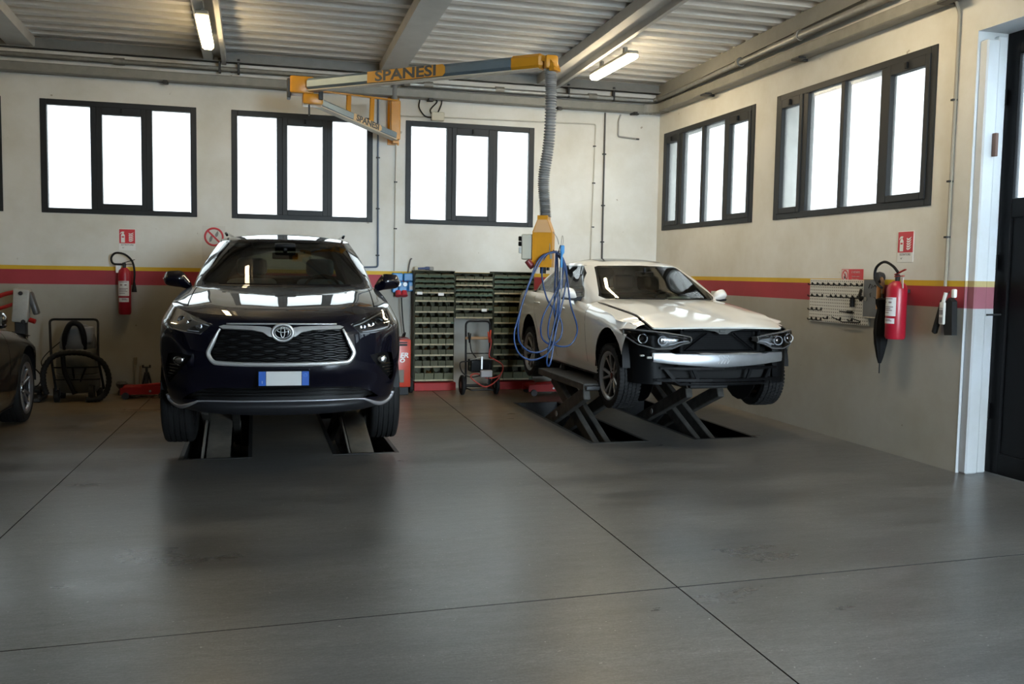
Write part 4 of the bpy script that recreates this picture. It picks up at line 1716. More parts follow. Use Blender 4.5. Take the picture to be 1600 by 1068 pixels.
    cabin(root, 0.64, 1.08, .48 - dz, 1.03 - dz, BEIGE, 1.55, 2.35, 0.34, 1.4 - dz)
    rv = bmesh.new()
    add_box(rv, (-.11, 1.22, 1.30 - dz), (.11, 1.245, 1.355 - dz), .02, 2)
    add_box(rv, (-.015, 1.22, 1.34 - dz), (.015, 1.25, 1.40 - dz), .006)
    obj('rear_view_mirror', rv, BLACK, root, True, None, 40)
    wp = bmesh.new()
    for x0, x1 in ((-.55, -.02), (.02, .58)):
        add_tube(wp, [(x, .615 + 0.14 * (x / .62) ** 2, 1.064 - dz) for x in np.linspace(x0, x1, 8)], .007, 5)
    obj('wiper', wp, BLACK, root)
    UB = mat('underbody black', (0.012, 0.012, 0.012), 0.7)
    ub = boxes(((-.58, -.45, .34 - dz), (.58, 3.6, .46 - dz)), ((-.76, .42, .29 - dz), (.76, 2.4, .50 - dz)), ((-.50, -.40, .4 - dz), (.50, .55, .78 - dz)), ((-.52, 2.3, .4 - dz), (.52, 3.7, .85 - dz)))
    obj('underbody', ub, UB, root)
    for yy in (0.0, 2.81):
        for sx in (1, -1):
            wb = bmesh.new()
            add_lathe(wb, [(.375, sx * .55), (.375, sx * .885)], 24, 'x', (0, yy, .435 - dz), 0 if yy > 1 or not stripped else -.15, math.pi)
            add_prism(wb, circ(0 + yy, .435 - dz, .375, 20), sx * .545, sx * .55, 'x')
            obj('wheel_well', wb, BLACK, root, True, None, 40)
    for yy in (0.0, 2.81):
        for sx in (1, -1):
            sp2 = bmesh.new()
            add_tube(sp2, [(sx * .30, yy + .02, .36 - dz), (sx * .70, yy, .26)], .022, 8)
            add_tube(sp2, [(sx * .62, yy + .05, .28), (sx * .58, yy + .05, .72)], .03, 10)
            obj('suspension_arm', sp2, DKSTEEL, root, True)
    for yy in (0.0, 2.81):
        for sx in (1, -1):
            wheel(root, sx * .775, yy, .32, .32, .225, .232, sx, 'twin', 54 if stripped else 0, RIM_M if not stripped else mat('grey alloy', (0.36, 0.36, 0.37), 0.35, 0.6))
    full.free()
    return root, fy


sed, sed_fy = build_sedan('white sedan with its front bumper removed, raised on a scissor lift', (4.03, 8.06, 0.30), math.radians(-0.5), 0.95, WPAINT, True)
car3, car3_fy = build_sedan('dark grey car parked nose to the back wall beside the wet vacuum cleaner', (-3.12, 10.04, 0.0), math.pi, 1.06, GPAINT, False, 0.085)


def strip_front(root):
    """everything the missing bumper lays bare"""
    # head lamps
    for sx in (1, -1):
        hl = new_obj('headlight', None, root)
        ys = lambda x: float(np.interp(x, [.30, .5, .65, .76, .83, .875, .885], [-.705, -.69, -.65, -.585, -.505, -.42, -.37]))
        zt = lambda x: float(np.interp(x, [.34, .45, .6, .75, .86, .885], [.745, .765, .785, .80, .805, .80]))
        zb_ = lambda x: float(np.interp(x, [.34, .42, .52, .66, .80, .87, .885], [.705, .69, .645, .640, .675, .735, .76]))
        xs = np.linspace(.345, .885, 26)

        def patch(off, grow=0.0):
            A = np.array([[(x, ys(x) + off, (zb_(x) - grow) + ((zt(x) + grow) - (zb_(x) - grow)) * t) for x in xs] for t in np.linspace(0, 1, 7)])
            A[:, :, 1] += np.array([0.012, 0, -.006, -.008, -.006, 0.002, .016])[:, None]
            return A
        ln = bmesh.new()
        add_grid(ln, patch(0.0))
        bk = bmesh.new()
        a, b_ = patch(-.002, .004), patch(.11, -.004)
        add_grid(bk, b_)
        for r in (0, -1):
            add_grid(bk, np.stack([a[r], b_[r]]))
        for cc in (0, -1):
            add_grid(bk, np.stack([a[:, cc], b_[:, cc]]))
        rim = bmesh.new()
        bp = [tuple(p) for p in a[0]] + [tuple(p) for p in a[1:, -1]] + [tuple(p) for p in a[-1][::-1][1:]] + [tuple(p) for p in a[::-1][1:-1, 0]]
        add_tube(rim, bp, .007, 6, True)
        pj = bmesh.new()
        gd = bmesh.new()
        for x, z, r in ((.765, .727, .040), (.600, .712, .040)):
            y0 = ys(x)
            add_lathe(pj, [(0, -.018), (r * .45, -.012), (r * .72, .004), (r * .80, .03), (0, .03)], 20, 'y', (x, y0 + .05, z))
            hx = [(x + r * 1.12 * math.cos(q), y0 + .022, z + r * 1.02 * math.sin(q)) for q in [math.pi * (0.86 + 1.28 * k / 18) for k in range(19)]]
            add_tube(gd, hx, .0058, 6)
            hx = [(x + r * 1.12 * math.cos(q), y0 + .024, z + r * 1.02 * math.sin(q)) for q in [math.pi * (-.12 + 0.9 * k / 14) for k in range(15)]]
            add_tube(gd, hx, .0035, 6)
        add_tube(gd, smooth_path([(.355, ys(.355) + .02, .712), (.45, ys(.45) + .02, .700), (.50, ys(.5) + .02, .682), (.545, ys(.545) + .02, .678)], 4), .005, 6)
        add_tube(gd, smooth_path([(.86, ys(.86) + .02, .78), (.83, ys(.83) + .02, .735), (.80, ys(.8) + .02, .705)], 4), .005, 6)
        st = bmesh.new()
        add_grid(st, np.array([[(x, ys(x) + .018 + .02 * t, zt(x) - .012 - .022 * t) for x in np.linspace(.37, .87, 20)] for t in (0, 1)]))
        thicken(st, .004)
        for bmx, nm, mm in ((ln, 'lamp_lens', LENS), (bk, 'lamp_housing', mat('silver grey lamp housing', (0.30, 0.30, 0.30), 0.3, 0.2)), (rim, 'lamp_rim', mat('grey lamp edge', (0.10, 0.10, 0.10), 0.35)), (pj, 'lamp_projector', LAMPC), (gd, 'lamp_light_guide', mat('grey light guide', (0.50, 0.51, 0.53), 0.3)), (st, 'lamp_trim', LAMPC)):
            if sx < 0:
                mirror(bmx, False)
            obj(nm, bmx, mm, hl, True, None, 40)
    BK = mat('bay black plastic', (0.0025, 0.0026, 0.003), 0.5, spec=0.1)
    # radiator frame, radiator and latch
    fr = bmesh.new()
    beam_between(fr, (-.40, -.62, .815), (.40, -.62, .815), .05, .035, (0, 0, 1), .008)
    for sx in (1, -1):
        beam_between(fr, (sx * .40, -.60, .83), (sx * .40, -.60, .60), .05, .04, (1, 0, 0), .008)
        beam_between(fr, (sx * .40, -.60, .815), (sx * .80, -.38, .80), .05, .03, (0, 0, 1), .008)
        beam_between(fr, (sx * .36, -.615, .62), (sx * .14, -.615, .78), .03, .014, (0, 0, 1), .004)
    beam_between(fr, (-.42, -.60, .605), (.42, -.60, .605), .05, .03, (0, 0, 1), .008)
    obj('radiator_frame', fr, BK, root)
    rd = bmesh.new()
    add_box(rd, (-.39, -.53, .33), (.39, -.49, .80), .005)
    for k in range(26):
        z = .34 + .018 * k
        add_box(rd, (-.38, -.536, z), (.38, -.528, z + .006))
    obj('radiator', rd, BK, root)
    lt = bmesh.new()
    add_prism(lt, [(-.20, .818), (-.07, .80), (-.03, .775), (.05, .775), (.09, .80), (.22, .822), (.20, .84), (.08, .828), (.04, .838), (-.04, .838), (-.08, .828), (-.18, .838)], -.655, -.625, 'y')
    add_box(lt, (-.035, -.665, .79), (.03, -.65, .815), .004)
    obj('bonnet_latch', lt, mat('cast latch grey', (0.075, 0.075, 0.07), 0.6, 0.2), root)
    # aluminium crash beam
    yb = lambda x: -.70 + .10 * (x / .67) ** 2
    A = []
    for x in np.linspace(-.67, .67, 41):
        t_ = .592 if abs(x) < .5 else .602
        b_ = .462 + .045 * abs(x / .67) ** 1.5
        A.append([(x, yb(x) + .06, t_), (x, yb(x) + .004, t_ - .004), (x, yb(x), t_ - .014), (x, yb(x) - .006, (t_ + b_) / 2), (x, yb(x), b_ + .014), (x, yb(x) + .004, b_ + .004), (x, yb(x) + .06, b_)])
    cbm = bmesh.new()
    add_grid(cbm, np.array(A))
    thicken(cbm, .006, (0, 0, .53))
    obj('crash_beam', cbm, mat('raw aluminium', (0.46, 0.475, 0.50), 0.33, 0.8, noise=0.15, scale=10), root, True, None, 35)
    ey = lathe([(.030, -.004), (.030, .004), (.018, .004), (.016, .03), (0, .03)], 16, 'y', (-.345, yb(.345) - .002, .545))
    obj('tow_eye_hole', ey, BLACK, root)
    fm = bmesh.new()
    add_prism(fm, [(-.22, .583), (.22, .583), (.34, .588), (.40, .60), (.20, .602), (.0, .594), (-.18, .602), (-.26, .60)], -.70, -.63, 'y')
    obj('absorber_foam', fm, mat('dirty foam', (0.20, 0.19, 0.18), 0.8, noise=0.4, scale=20), root)
    sc_ = bmesh.new()
    for k in range(7):
        x = -.055 + .016 * k
        add_tube(sc_, [(x, yb(x) - .009, .575 - .008 * (k % 3)), (x + .018, yb(x) - .010, .54), (x - .006 + .01 * (k % 2), yb(x) - .009, .50)], .0024, 5)
    obj('torn_tape', sc_, mat('silver tape', (0.85, 0.86, 0.88), 0.3, 0.2), root)
    for sx in (1, -1):
        obj('crash_can', box((sx * .50 - .06, -.62, .50), (sx * .50 + .06, -.40, .575), .01), DKSTEEL, root)
    # lower intake frame
    lf = bmesh.new()
    yl = lambda x: -.70 + .13 * (x / .66) ** 2
    def bow(x0, x1, z, w, h, dyy=0.0):
        n = 10
        for k in range(n):
            a, b_ = x0 + (x1 - x0) * k / n, x0 + (x1 - x0) * (k + 1) / n
            beam_between(lf, (a, yl(a) + dyy, z), (b_, yl(b_) + dyy, z), w, h, (0, 0, 1))
    bow(-.60, .60, .455, .05, .022)
    bow(-.62, .64, .345, .05, .025, .0)
    bow(-.34, .36, .322, .04, .010, -.04)
    for x, x2 in ((-.30, -.25), (.30, .26), (-.56, -.47), (.54, .48)):
        beam_between(lf, (x, yl(x) + .0, .455), (x2, yl(x2), .345), .03, .02, (0, 1, 0))
    obj('lower_intake_frame', lf, BK, root)
    lip = bmesh.new()
    A = []
    for x in np.linspace(-.66, .68, 30):
        e = .03 * (abs(x) > .45)
        A.append([(x, yl(x) - .015, .300 + e), (x, yl(x) - .02, .318 + e), (x, yl(x) + .12, .322 + e), (x, yl(x) + .3, .32)])
    add_grid(lip, np.array(A))
    thicken(lip, .008, (0, -.4, .5))
    obj('undertray_lip', lip, BK, root)
    obj('intake_back', box((-.60, -.55, .34), (.60, -.54, .46)), SEAM, root)
    for sx in (1, -1):
        wl_ = bmesh.new()
        A = []
        for z in (.30, .42, .55, .66, .78):
            A.append([(sx * x, y, z) for x, y in ((.58, -.60 + .1 * (z - .3)), (.67, -.575), (.745, -.52), (.795, -.44), (.81, -.34))])
        add_grid(wl_, surf(np.array(A), 2, 4))
        thicken(wl_, .006, (0, 0, .5))
        obj('wheel_liner', wl_, BK, root, True, None, 40)
    br = boxes(((-.80, -.60, .565), (-.76, -.57, .58)), ((-.74, -.62, .545), (-.69, -.60, .565)), ((-.69, -.62, .56), (-.67, -.60, .60)), bev=.003)
    obj('sensor_bracket', br, mat('grey bracket', (0.30, 0.30, 0.29), 0.5), root)
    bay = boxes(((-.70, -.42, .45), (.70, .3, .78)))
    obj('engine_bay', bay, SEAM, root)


strip_front(sed)
# paper lying on the dashboard
t_ = bmesh.new()
A = surf(np.array([[(.13, .86, 1.045), (.26, .83, 1.043), (.40, .84, 1.043)], [(.14, .93, 1.075), (.27, .90, 1.088), (.41, .91, 1.078)], [(.15, 1.0, 1.058), (.28, .98, 1.066), (.42, .99, 1.058)]]), 4, 4)
add_grid(t_, A)
thicken(t_, .002)
pp = obj('paper_sheet', t_, WHITE, None, True)
tag(pp, 'curled white paper sheet lying on the white car\'s dashboard', 'paper')
pp.matrix_world = Matrix.Translation((4.03, 8.06, 0.30)) @ Matrix.Rotation(math.radians(-.5), 4, 'Z') @ Matrix.Scale(.95, 4)
# ================================================================== swinging energy boom
ALUB = mat('bluish boom extrusion', (0.20, 0.26, 0.31), 0.42, 0.5, noise=0.15, scale=3)
ORL = mat('orange print', (0.62, 0.28, 0.03), 0.5)
INK = mat('dark grey print', (0.06, 0.065, 0.07), 0.5)
boom = thing('swing_arm_boom', 'long aluminium swing boom with amber joints reaching out from the back wall', 'boom', (1.72, 11.95, 3.2))
BO = Vector((1.72, 11.95, 3.2))


def bl(*p):
    return Vector(p) - BO


E_ = Vector((.50, 10.78, 3.60))       # elbow
T_ = Vector((2.70, 8.50, 3.555))      # tip
# wall bracket
b = bmesh.new()
for p in (((1.65, D - .02, 3.17), (1.80, D, 3.77)), ((1.70, D - .14, 3.18), (1.78, D - .02, 3.23)), ((1.70, D - .14, 3.68), (1.78, D - .02, 3.73))):
    add_box(b, bl(*p[0]), bl(*p[1]), .004)
obj('wall_bracket', b, ORANGE, boom)
b = bmesh.new()
add_box(b, bl(1.66, 11.82, 3.21), bl(1.78, 11.94, 3.70), .01)
obj('pivot_post', b, ORANGE, boom)
# first arm: level strap over a rising box extrusion with two posts
p_hi0, p_hi1 = Vector((1.72, 11.82, 3.695)), Vector((.62, 10.90, 3.58))
p_lo0, p_lo1 = Vector((1.70, 11.80, 3.25)), Vector((.62, 10.86, 3.47))
obj('arm_strap', bar(p_hi0 - BO, p_hi1 - BO, .06, .016, (0, 0, 1), .002), ORANGE, boom)
obj('first_arm', bar(p_lo0 - BO, p_lo1 - BO, .10, .085, (0, 0, 1), .012), ALUB, boom)
obj('arm_underside', bar(p_lo0 - BO - Vector((0, 0, .048)), p_lo1 - BO - Vector((0, 0, .048)), .105, .014, (0, 0, 1), .003), mat('boom underside cream', (0.55, 0.48, 0.38), 0.5), boom)
for k in (.30, .58):
    a = p_lo0.lerp(p_lo1, k) + Vector((0, 0, .04))
    c_ = p_hi0.lerp(p_hi1, k)
    obj('arm_post', bar(a - BO, c_ - BO, .075, .02, (1, -1, 0), .003), ORANGE, boom)
d1 = (p_lo1 - p_lo0).normalized()


def on_side(name, txt, p0, p1, frac, size, half, parent, band_len, band_h, tcol, bcol, sx):
    """lettering on the side of an arm that faces the room"""
    right = (p1 - p0).normalized()
    if right.x < 0:
        right = -right
    upv = Vector((0, 0, 1)) - right * right.z
    n = right.cross(upv.normalized())
    if n.y > 0:
        n = -n
        right = -right
    ctr = p0.lerp(p1, frac) + n * half - BO
    mx_ = face_mx(ctr, right, upv)
    bb = bmesh.new()
    h2, l2 = band_h / 2, band_len / 2
    pl = [(-l2, -h2), (l2 - .03, -h2), (l2, -h2 * .5), (l2, h2 * .5), (l2 - .03, h2), (-l2, h2)]
    add_prism(bb, [(x, y) for x, y in pl], 0, .001, 'z')
    bb.transform(mx_)
    obj(name + '_band', bb, bcol, parent)
    mt = mx_ @ Matrix.Translation((0, 0, .0015))
    text_obj(name, txt, size, tcol, parent, mt, .0006, 0, sx, .004)


on_side('arm_lettering', 'SPANESI', p_lo1, p_lo0, .62, .098, .051, boom, .50, .078, INK, mat('orange print paled by glare', (0.62, 0.42, 0.22), 0.5), 1.15)  # glare on this arm is put into the band's paler orange
# elbow
b = bmesh.new()
add_box(b, bl(E_.x - .12, E_.y - .10, E_.z - .10), bl(E_.x + .14, E_.y + .12, E_.z + .09), .02, 2)
add_box(b, bl(E_.x + .02, E_.y - .09, E_.z - .21), bl(E_.x + .24, E_.y + .14, E_.z - .09), .02, 2)
obj('elbow_joint', b, ORANGE, boom, True, None, 40)
b = bmesh.new()
add_box(b, bl(E_.x - .15, E_.y - .08, E_.z - .15), bl(E_.x - .11, E_.y + .09, E_.z + .06), .008)
add_box(b, bl(E_.x + .19, E_.y - .12, E_.z - .16), bl(E_.x + .24, E_.y - .08, E_.z + .02), .005)
add_box(b, bl(E_.x + .08, E_.y - .05, E_.z - .33), bl(E_.x + .10, E_.y - .03, E_.z - .2), .004)
obj('elbow_plate', b, DKSTEEL, boom)
u = (T_ - E_).normalized()
a0, a1 = E_ + u * .12, T_ - u * .10
obj('main_arm', bar(a0 - BO, a1 - BO, .13, .125, (0, 0, 1), .028), ALUB, boom, True, None, 30)
dn = Vector((0, 0, -.068))
obj('arm_underside', bar(a0 + dn - BO, a1 + dn - BO, .10, .014, (0, 0, 1), .003), mat('boom underside cream', (0.55, 0.48, 0.38), 0.5), boom)
on_side('arm_lettering', 'SPANESI', E_, T_, .475, .150, .066, boom, 1.0, .118, INK, ORL, 1.46)
# amber sleeve and down-turned mouth at the tip
obj('tip_sleeve', bar(T_ - u * .42 - BO, T_ - u * .06 - BO, .145, .14, (0, 0, 1), .03), ORANGE, boom, True, None, 30)
hood_ = bmesh.new()
for k in range(6):
    q0, q1 = math.pi / 2 * k / 6, math.pi / 2 * (k + 1) / 6
    c_ = T_ - u * .06 + Vector((0, 0, -.05))
    A_ = c_ + u * (.11 * math.sin(q0)) + Vector((0, 0, .12 * math.cos(q0) - .05))
    B_ = c_ + u * (.11 * math.sin(q1)) + Vector((0, 0, .12 * math.cos(q1) - .05))
    beam_between(hood_, A_ - BO, B_ - BO, .13, .05, u.cross(Vector((0, 0, 1))).cross((B_ - A_).normalized()))
add_box(hood_, bl(T_.x - .065, T_.y - .065, T_.z - .085), bl(T_.x + .065, T_.y + .065, T_.z + .05), .03, 2)
obj('tip_mouth', hood_, ORANGE, boom, True, None, 40)
# ribbed grey hose down to the box
hp = smooth_path([T_ + Vector((0, 0, -.07)), T_ + Vector((.01, -.01, -.35)), T_ + Vector((.0, 0, -.75)), T_ + Vector((-.045, .0, -1.10)), T_ + Vector((-.03, 0, -1.34)), T_ + Vector((-.018, 0, -1.47))], 60)
rad = [.050 + .009 * math.sin(i * 2 * math.pi / 4.2) for i in range(len(hp))]
hose = tube([p - hp[0] for p in hp], rad, 14)
oh = obj('ribbed_hose', hose, mat('grey ribbed hose', (0.27, 0.27, 0.265), 0.5), None, True, None, 60)
oh.location = hp[0]
tag(oh, 'grey ribbed hose hanging from the boom tip down to the amber box', 'hose')
# feed pipe from the trunking into the pivot
fp_ = thing('feed_elbow', 'short dark elbow pipe dropping from the ceiling pipes to the boom bracket', 'pipe', (1.72, 11.96, 3.72))
obj('pipe_run', tube(smooth_path([(0, .0, .0), (0, 0, .14), (.02, 0, .2), (.08, 0, .235), (.16, .0, .235)], 6), .042, 12), mat('dark grey pipe', (0.13, 0.13, 0.125), 0.45), fp_, True, None, 40)
obj('pipe_sleeve', tube([(.12, 0, .235), (.20, 0, .235)], .05, 12), PIPE, fp_, True, None, 40)

# ================================================================== amber service box at the end of the hose
BX = Vector((2.665, 8.50, 1.61))
sb_ = thing('service_box', 'amber service box with sockets hanging under the grey ribbed hose', 'power box', BX)
b = bmesh.new()
M4 = Matrix.Rotation(math.radians(-28), 4, 'Z')
w1, w0 = .095, .05
pl = [(-w1, 0), (w1, 0), (w1, .335), (w0, .45), (w0, .49), (-w0, .49), (-w0, .45), (-w1, .335)]
add_prism(b, pl, -.075, .075, 'y')
b.transform(M4)
obj('box_shell', b, ORANGE, sb_)
b = bmesh.new()
add_prism(b, [(w0 - .005, .45), (w1 - .008, .33), (-w1 + .008, .33), (-w0 + .005, .45)], -.077, -.073, 'y')
b.transform(M4)
obj('box_shoulder', b, mat('faded amber', (0.62, 0.36, 0.17), 0.4), sb_)
b = bmesh.new()
add_box(b, (-.205, -.06, .07), (-.10, .07, .315), .01)
b.transform(M4)
obj('socket_housing', b, CREAM, sb_)
for i, z in enumerate((.27, .22)):
    for j in (-1, 1):
        b = bmesh.new()
        add_box(b, (-.235, .0 + j * .033 - .027, z - .022), (-.205, j * .033 + .027, z + .022), .006)
        b.transform(M4)
        obj('socket', b, BLKGLOSS, sb_)
for j in (-1, 1):
    b = bmesh.new()
    add_box(b, (-.232, j * .03 - .022, .13), (-.205, j * .03 + .022, .19), .005)
    b.transform(M4)
    obj('breaker_cover', b, mat('clear grey plastic', (0.5, 0.5, 0.48), 0.2), sb_)
b = bmesh.new()
add_lathe(b, [(0, 0), (.03, 0), (.032, .05), (.028, .085), (0, .085)], 14, 'z')
b.transform(Matrix.Translation((-.165, -.02, .0)) @ Matrix.Rotation(math.radians(140), 4, 'Y'))
for v in b.verts:
    v.co.z += .06
obj('red_plug', b, mat('dark red plug', (0.18, 0.02, 0.02), 0.4), sb_, True, None, 40)
b = tube([(0, 0, -.06), (0, 0, .0)], .03, 12)
add_tube(b, [(.05, 0, -.03), (.05, 0, 0)], .016, 10)
obj('air_filter', b, BLACK, sb_, True, None, 40)
b = bmesh.new()
add_tube(b, smooth_path([(.03, -.09, .26), (.033, -.10, .20), (.03, -.10, .13), (.045, -.10, .10)], 5), .006, 6)
add_tube(b, smooth_path([(.075, -.06, .34), (.12, -.05, .28), (.135, -.06, .22)], 5), .004, 6)
add_lathe(b, [(0, -.01), (.014, -.01), (.014, .05), (0, .05)], 8, 'z', (.045, -.10, .09))
obj('air_fitting', b, STEEL, sb_, True, None, 40)
hk = tube(smooth_path([(.08, -.05, .16), (.11, -.075, .14), (.12, -.085, .125), (.13, -.085, .16)], 5), .009, 8)
obj('hose_hook', hk, DKSTEEL, sb_, True)

# coiled blue air hose draped over the hook
HL = dict(A=[(2.738, 1.761), (2.596, 1.69), (2.493, 1.467), (2.392, 1.143), (2.351, 0.955), (2.398, 0.801), (2.507, 0.731), (2.632, 0.747), (2.739, 0.833), (2.789, 1.023), (2.839, 1.231), (2.872, 1.403), (2.883, 1.558), (2.848, 1.678), (2.792, 1.745)],
          B=[(2.738, 1.752), (2.631, 1.708), (2.51, 1.484), (2.426, 1.228), (2.403, 1.023), (2.432, 0.886), (2.541, 0.8), (2.667, 0.807), (2.774, 0.902), (2.806, 1.092), (2.82, 1.299), (2.833, 1.506), (2.821, 1.66), (2.774, 1.736)],
          C=[(2.756, 1.744), (2.83, 1.677), (2.889, 1.472), (2.93, 1.266), (3.008, 1.058), (3.01, 0.953), (2.957, 0.866), (2.866, 0.846), (2.774, 0.876), (2.718, 0.954), (2.715, 1.092), (2.765, 1.299), (2.824, 1.506), (2.83, 1.643), (2.774, 1.736)],
          D=[(2.702, 1.752), (2.65, 1.674), (2.644, 1.52), (2.711, 1.298), (2.823, 1.161), (2.871, 1.04), (2.846, 0.919), (2.756, 0.867), (2.665, 0.92), (2.636, 1.023), (2.66, 1.161), (2.746, 1.333), (2.815, 1.506), (2.821, 1.66), (2.765, 1.736)],
          E=[(2.772, 1.72), (2.776, 1.23), (2.797, 1.092), (2.792, 0.902), (2.759, 0.711), (2.733, 0.659), (2.709, 0.712), (2.729, 0.868), (2.77, 1.058), (2.802, 1.265), (2.785, 1.72)])
hp = []
for k, (nm, pts) in enumerate(HL.items()):
    for i, (x, z) in enumerate(pts):
        fr_ = i / (len(pts) - 1)
        hp.append((x, 8.405 + .024 * k * math.sin(math.pi * fr_) - .035 * math.sin(2 * math.pi * fr_ + k), z))
o_ = Vector((2.77, 8.42, 1.74))
hh = tube([p - o_ for p in smooth_path(hp, 7)], .0085, 8)
hh = obj('air_hose', hh, BLUE, None, True)
hh.location = o_
tag(hh, 'long blue air hose hung in loose coils from the amber service box', 'hose')
ag = thing('air_gun', 'blue air blow gun with steel nozzle hanging among the blue coils', 'air tool', (2.80, 8.33, 1.72))
b = bmesh.new()
add_tube(b, smooth_path([(0, 0, .09), (.0, 0, .05), (-.006, 0, -.02), (-.008, 0, -.11)], 5), [.012 + .006 * (k < 8) for k in range(16)], 10, False, True)
add_box(b, (-.022, -.013, .02), (.02, .013, .10), .01, 2)
obj('gun_body', b, BLUEP, ag, True, None, 40)
obj('gun_trigger', tube(smooth_path([(-.02, 0, .10), (-.034, 0, .05), (-.028, 0, .0)], 4), .004, 6), BLACK, ag, True)
b = bmesh.new()
add_lathe(b, [(0, -.11), (.009, -.11), (.009, -.22), (.006, -.23), (.006, -.42), (.004, -.45), (0, -.45)], 10, 'z', (-.008, 0, 0))
obj('gun_nozzle', b, STEEL, ag, True, None, 40)
obj('gun_loop', tube(smooth_path([(0, 0, .095), (.008, 0, .14), (-.01, -.02, .19), (-.015, .0, .09)], 5), .003, 5), STEEL, ag, True)
# ================================================================== lifts under the two cars
def lift(name_label, x0, x1, yf, yr, ztop, yfb, yrb, zb, inner, padz, plate=False):
    """one side of a scissor lift: base in the pit, crossing arms, platform under the sill"""
    r = thing('scissor_lift', name_label, 'car lift', ((x0 + x1) / 2, (yf + yr) / 2, -0.40), 0, 'scissor lift halves under the raised cars')
    ox, oy, oz = r.location
    L = lambda p: (p[0] - ox, p[1] - oy, p[2] - oz)
    b = bmesh.new()
    add_box(b, L((x0 + .03, yfb, -.40)), L((x0 + .11, yrb, -.30)), .005)
    add_box(b, L((x1 - .11, yfb, -.40)), L((x1 - .03, yrb, -.30)), .005)
    add_box(b, L((x0 + .03, yfb, -.40)), L((x1 - .03, yfb + .1, -.34)), .005)
    obj('base_frame', b, LIFTGREY, r)
    p = bmesh.new()
    add_box(p, L((x0, yf, ztop - .07)), L((x1, yr, ztop)), .006)
    obj('platform', p, LIFTGREY, r)
    e = box(L((x0 + .01, yf - .05, ztop - .06)), L((x1 - .01, yf, ztop - .015)), .008)
    obj('platform_nose', e, DKSTEEL, r)
    for xx in (x0 + .06, x1 - .06):
        obj('scissor_arm', bar(L((xx, yf + .07, ztop - .10)), L((xx, yrb - .08, -.25)), .07, .13, (0, 0, 1), .008), LIFTGREY, r)
    for xx in (x0 + .155, x1 - .155):
        obj('scissor_arm', bar(L((xx, yr - .10, ztop - .10)), L((xx, yfb + .06, -.25)), .06, .12, (0, 0, 1), .008), LIFTGREY, r)
    ym = (yf + .07 + yrb - .08) / 2
    zm = (ztop - .10 - .25) / 2
    # the crossing point of the arms
    pv = tube([L((x0 + .02, ym, zm)), L((x1 - .02, ym, zm))], .03, 12)
    obj('pivot_pin', pv, STEEL, r, True, None, 40)
    cy_ = bmesh.new()
    xm = (x0 + x1) / 2
    add_tube(cy_, [L((xm, yrb - .2, -.30)), L((xm, ym + .1, zm + .02))], .04, 12)
    obj('hydraulic_cylinder', cy_, DKSTEEL, r, True, None, 40)
    for yy in (yf + .22, yr - .22):
        obj('lifting_pad', box(L((inner - .09, yy - .07, ztop)), L((inner + .09, yy + .07, padz)), .01), RUBBER, r)
    if plate:
        obj('arm_plate', bar(L((xm, yr - .12, ztop - .05)), L((xm, yfb + .05, -.10)), .20, .02, (0, 0, 1), .004), mat('worn beige lift plate', (.17, .155, .13), .5, noise=.4, scale=8), r)
        obj('arm_plate_edge', bar(L((xm - .125, yr - .12, ztop - .03)), L((xm - .125, yfb + .05, -.08)), .018, .06, (0, 0, 1), .003), mat('worn steel edge', (.30, .28, .25), .4, .3), r)
    return r


lift('lift half under the white sedan on the hose side', 3.04, 3.47, 8.32, 9.80, .50, 8.0, 10.1, -.4, 3.34, .5665)
lift('lift half under the white sedan on the red banded right wall side', 4.13, 4.60, 8.32, 9.80, .50, 8.0, 10.1, -.4, 4.56, .5665)
lift('lift half under the black-blue SUV on the side of the wall extinguisher', -.50, -.12, 8.60, 10.1, .40, 7.90, 10.2, -.4, -.40, .474, True)
lift('lift half under the black-blue SUV on the side of the green bin racks', .72, 1.10, 8.60, 10.1, .40, 7.90, 10.2, -.4, .96, .474, True)

# ================================================================== pipes and trunking along the walls
t = thing('cable_trunking', 'grey box trunking along the back wall, ending in an elbow in the corner', 'trunking', (0, D, 3.75))
tb = bmesh.new()
add_box(tb, (XL + .01, -.15, .02), (XR - .30, -.001, .13), .01)
obj('trunking_run', tb, TRUNK, t)
tb = bmesh.new()
n = 8
for k in range(n):
    q0, q1 = math.pi / 2 * k / n, math.pi / 2 * (k + 1) / n
    c0 = (XR - .30, -.30)
    P0 = (c0[0] + .225 * math.sin(q0), c0[1] + .225 * math.cos(q0))
    P1 = (c0[0] + .225 * math.sin(q1), c0[1] + .225 * math.cos(q1))
    beam_between(tb, (*P0, .08), (*P1, .08), .15, .11)
obj('trunking_elbow', tb, TRUNK, t)
for x in (-7.5, -5.2, -3.0, -1.05, .45, 2.16, 3.9, 5.0):
    b = boxes(((x, -.17, .0), (x + .05, 0, .025)), ((x, -.19, -.02), (x + .06, -.12, .0)), bev=.004)
    obj('trunking_bracket', b, DKSTEEL, t)
t = thing('cable_trunking', 'grey box trunking along the right wall over the two big windows', 'trunking', (XR, D, 3.75))
tb = bmesh.new()
add_box(tb, (-.15, YF - D + .01, .03), (-.001, -.30, .14), .01)
obj('trunking_run', tb, TRUNK, t)
for y in (-1.6, -3.6, -5.7, -8.0):
    b = boxes(((-.17, y, .005), (0, y + .05, .03)), ((-.19, y - .12, .0), (-.1, y + .02, .02)), bev=.004)
    obj('trunking_bracket', b, DKSTEEL, t)

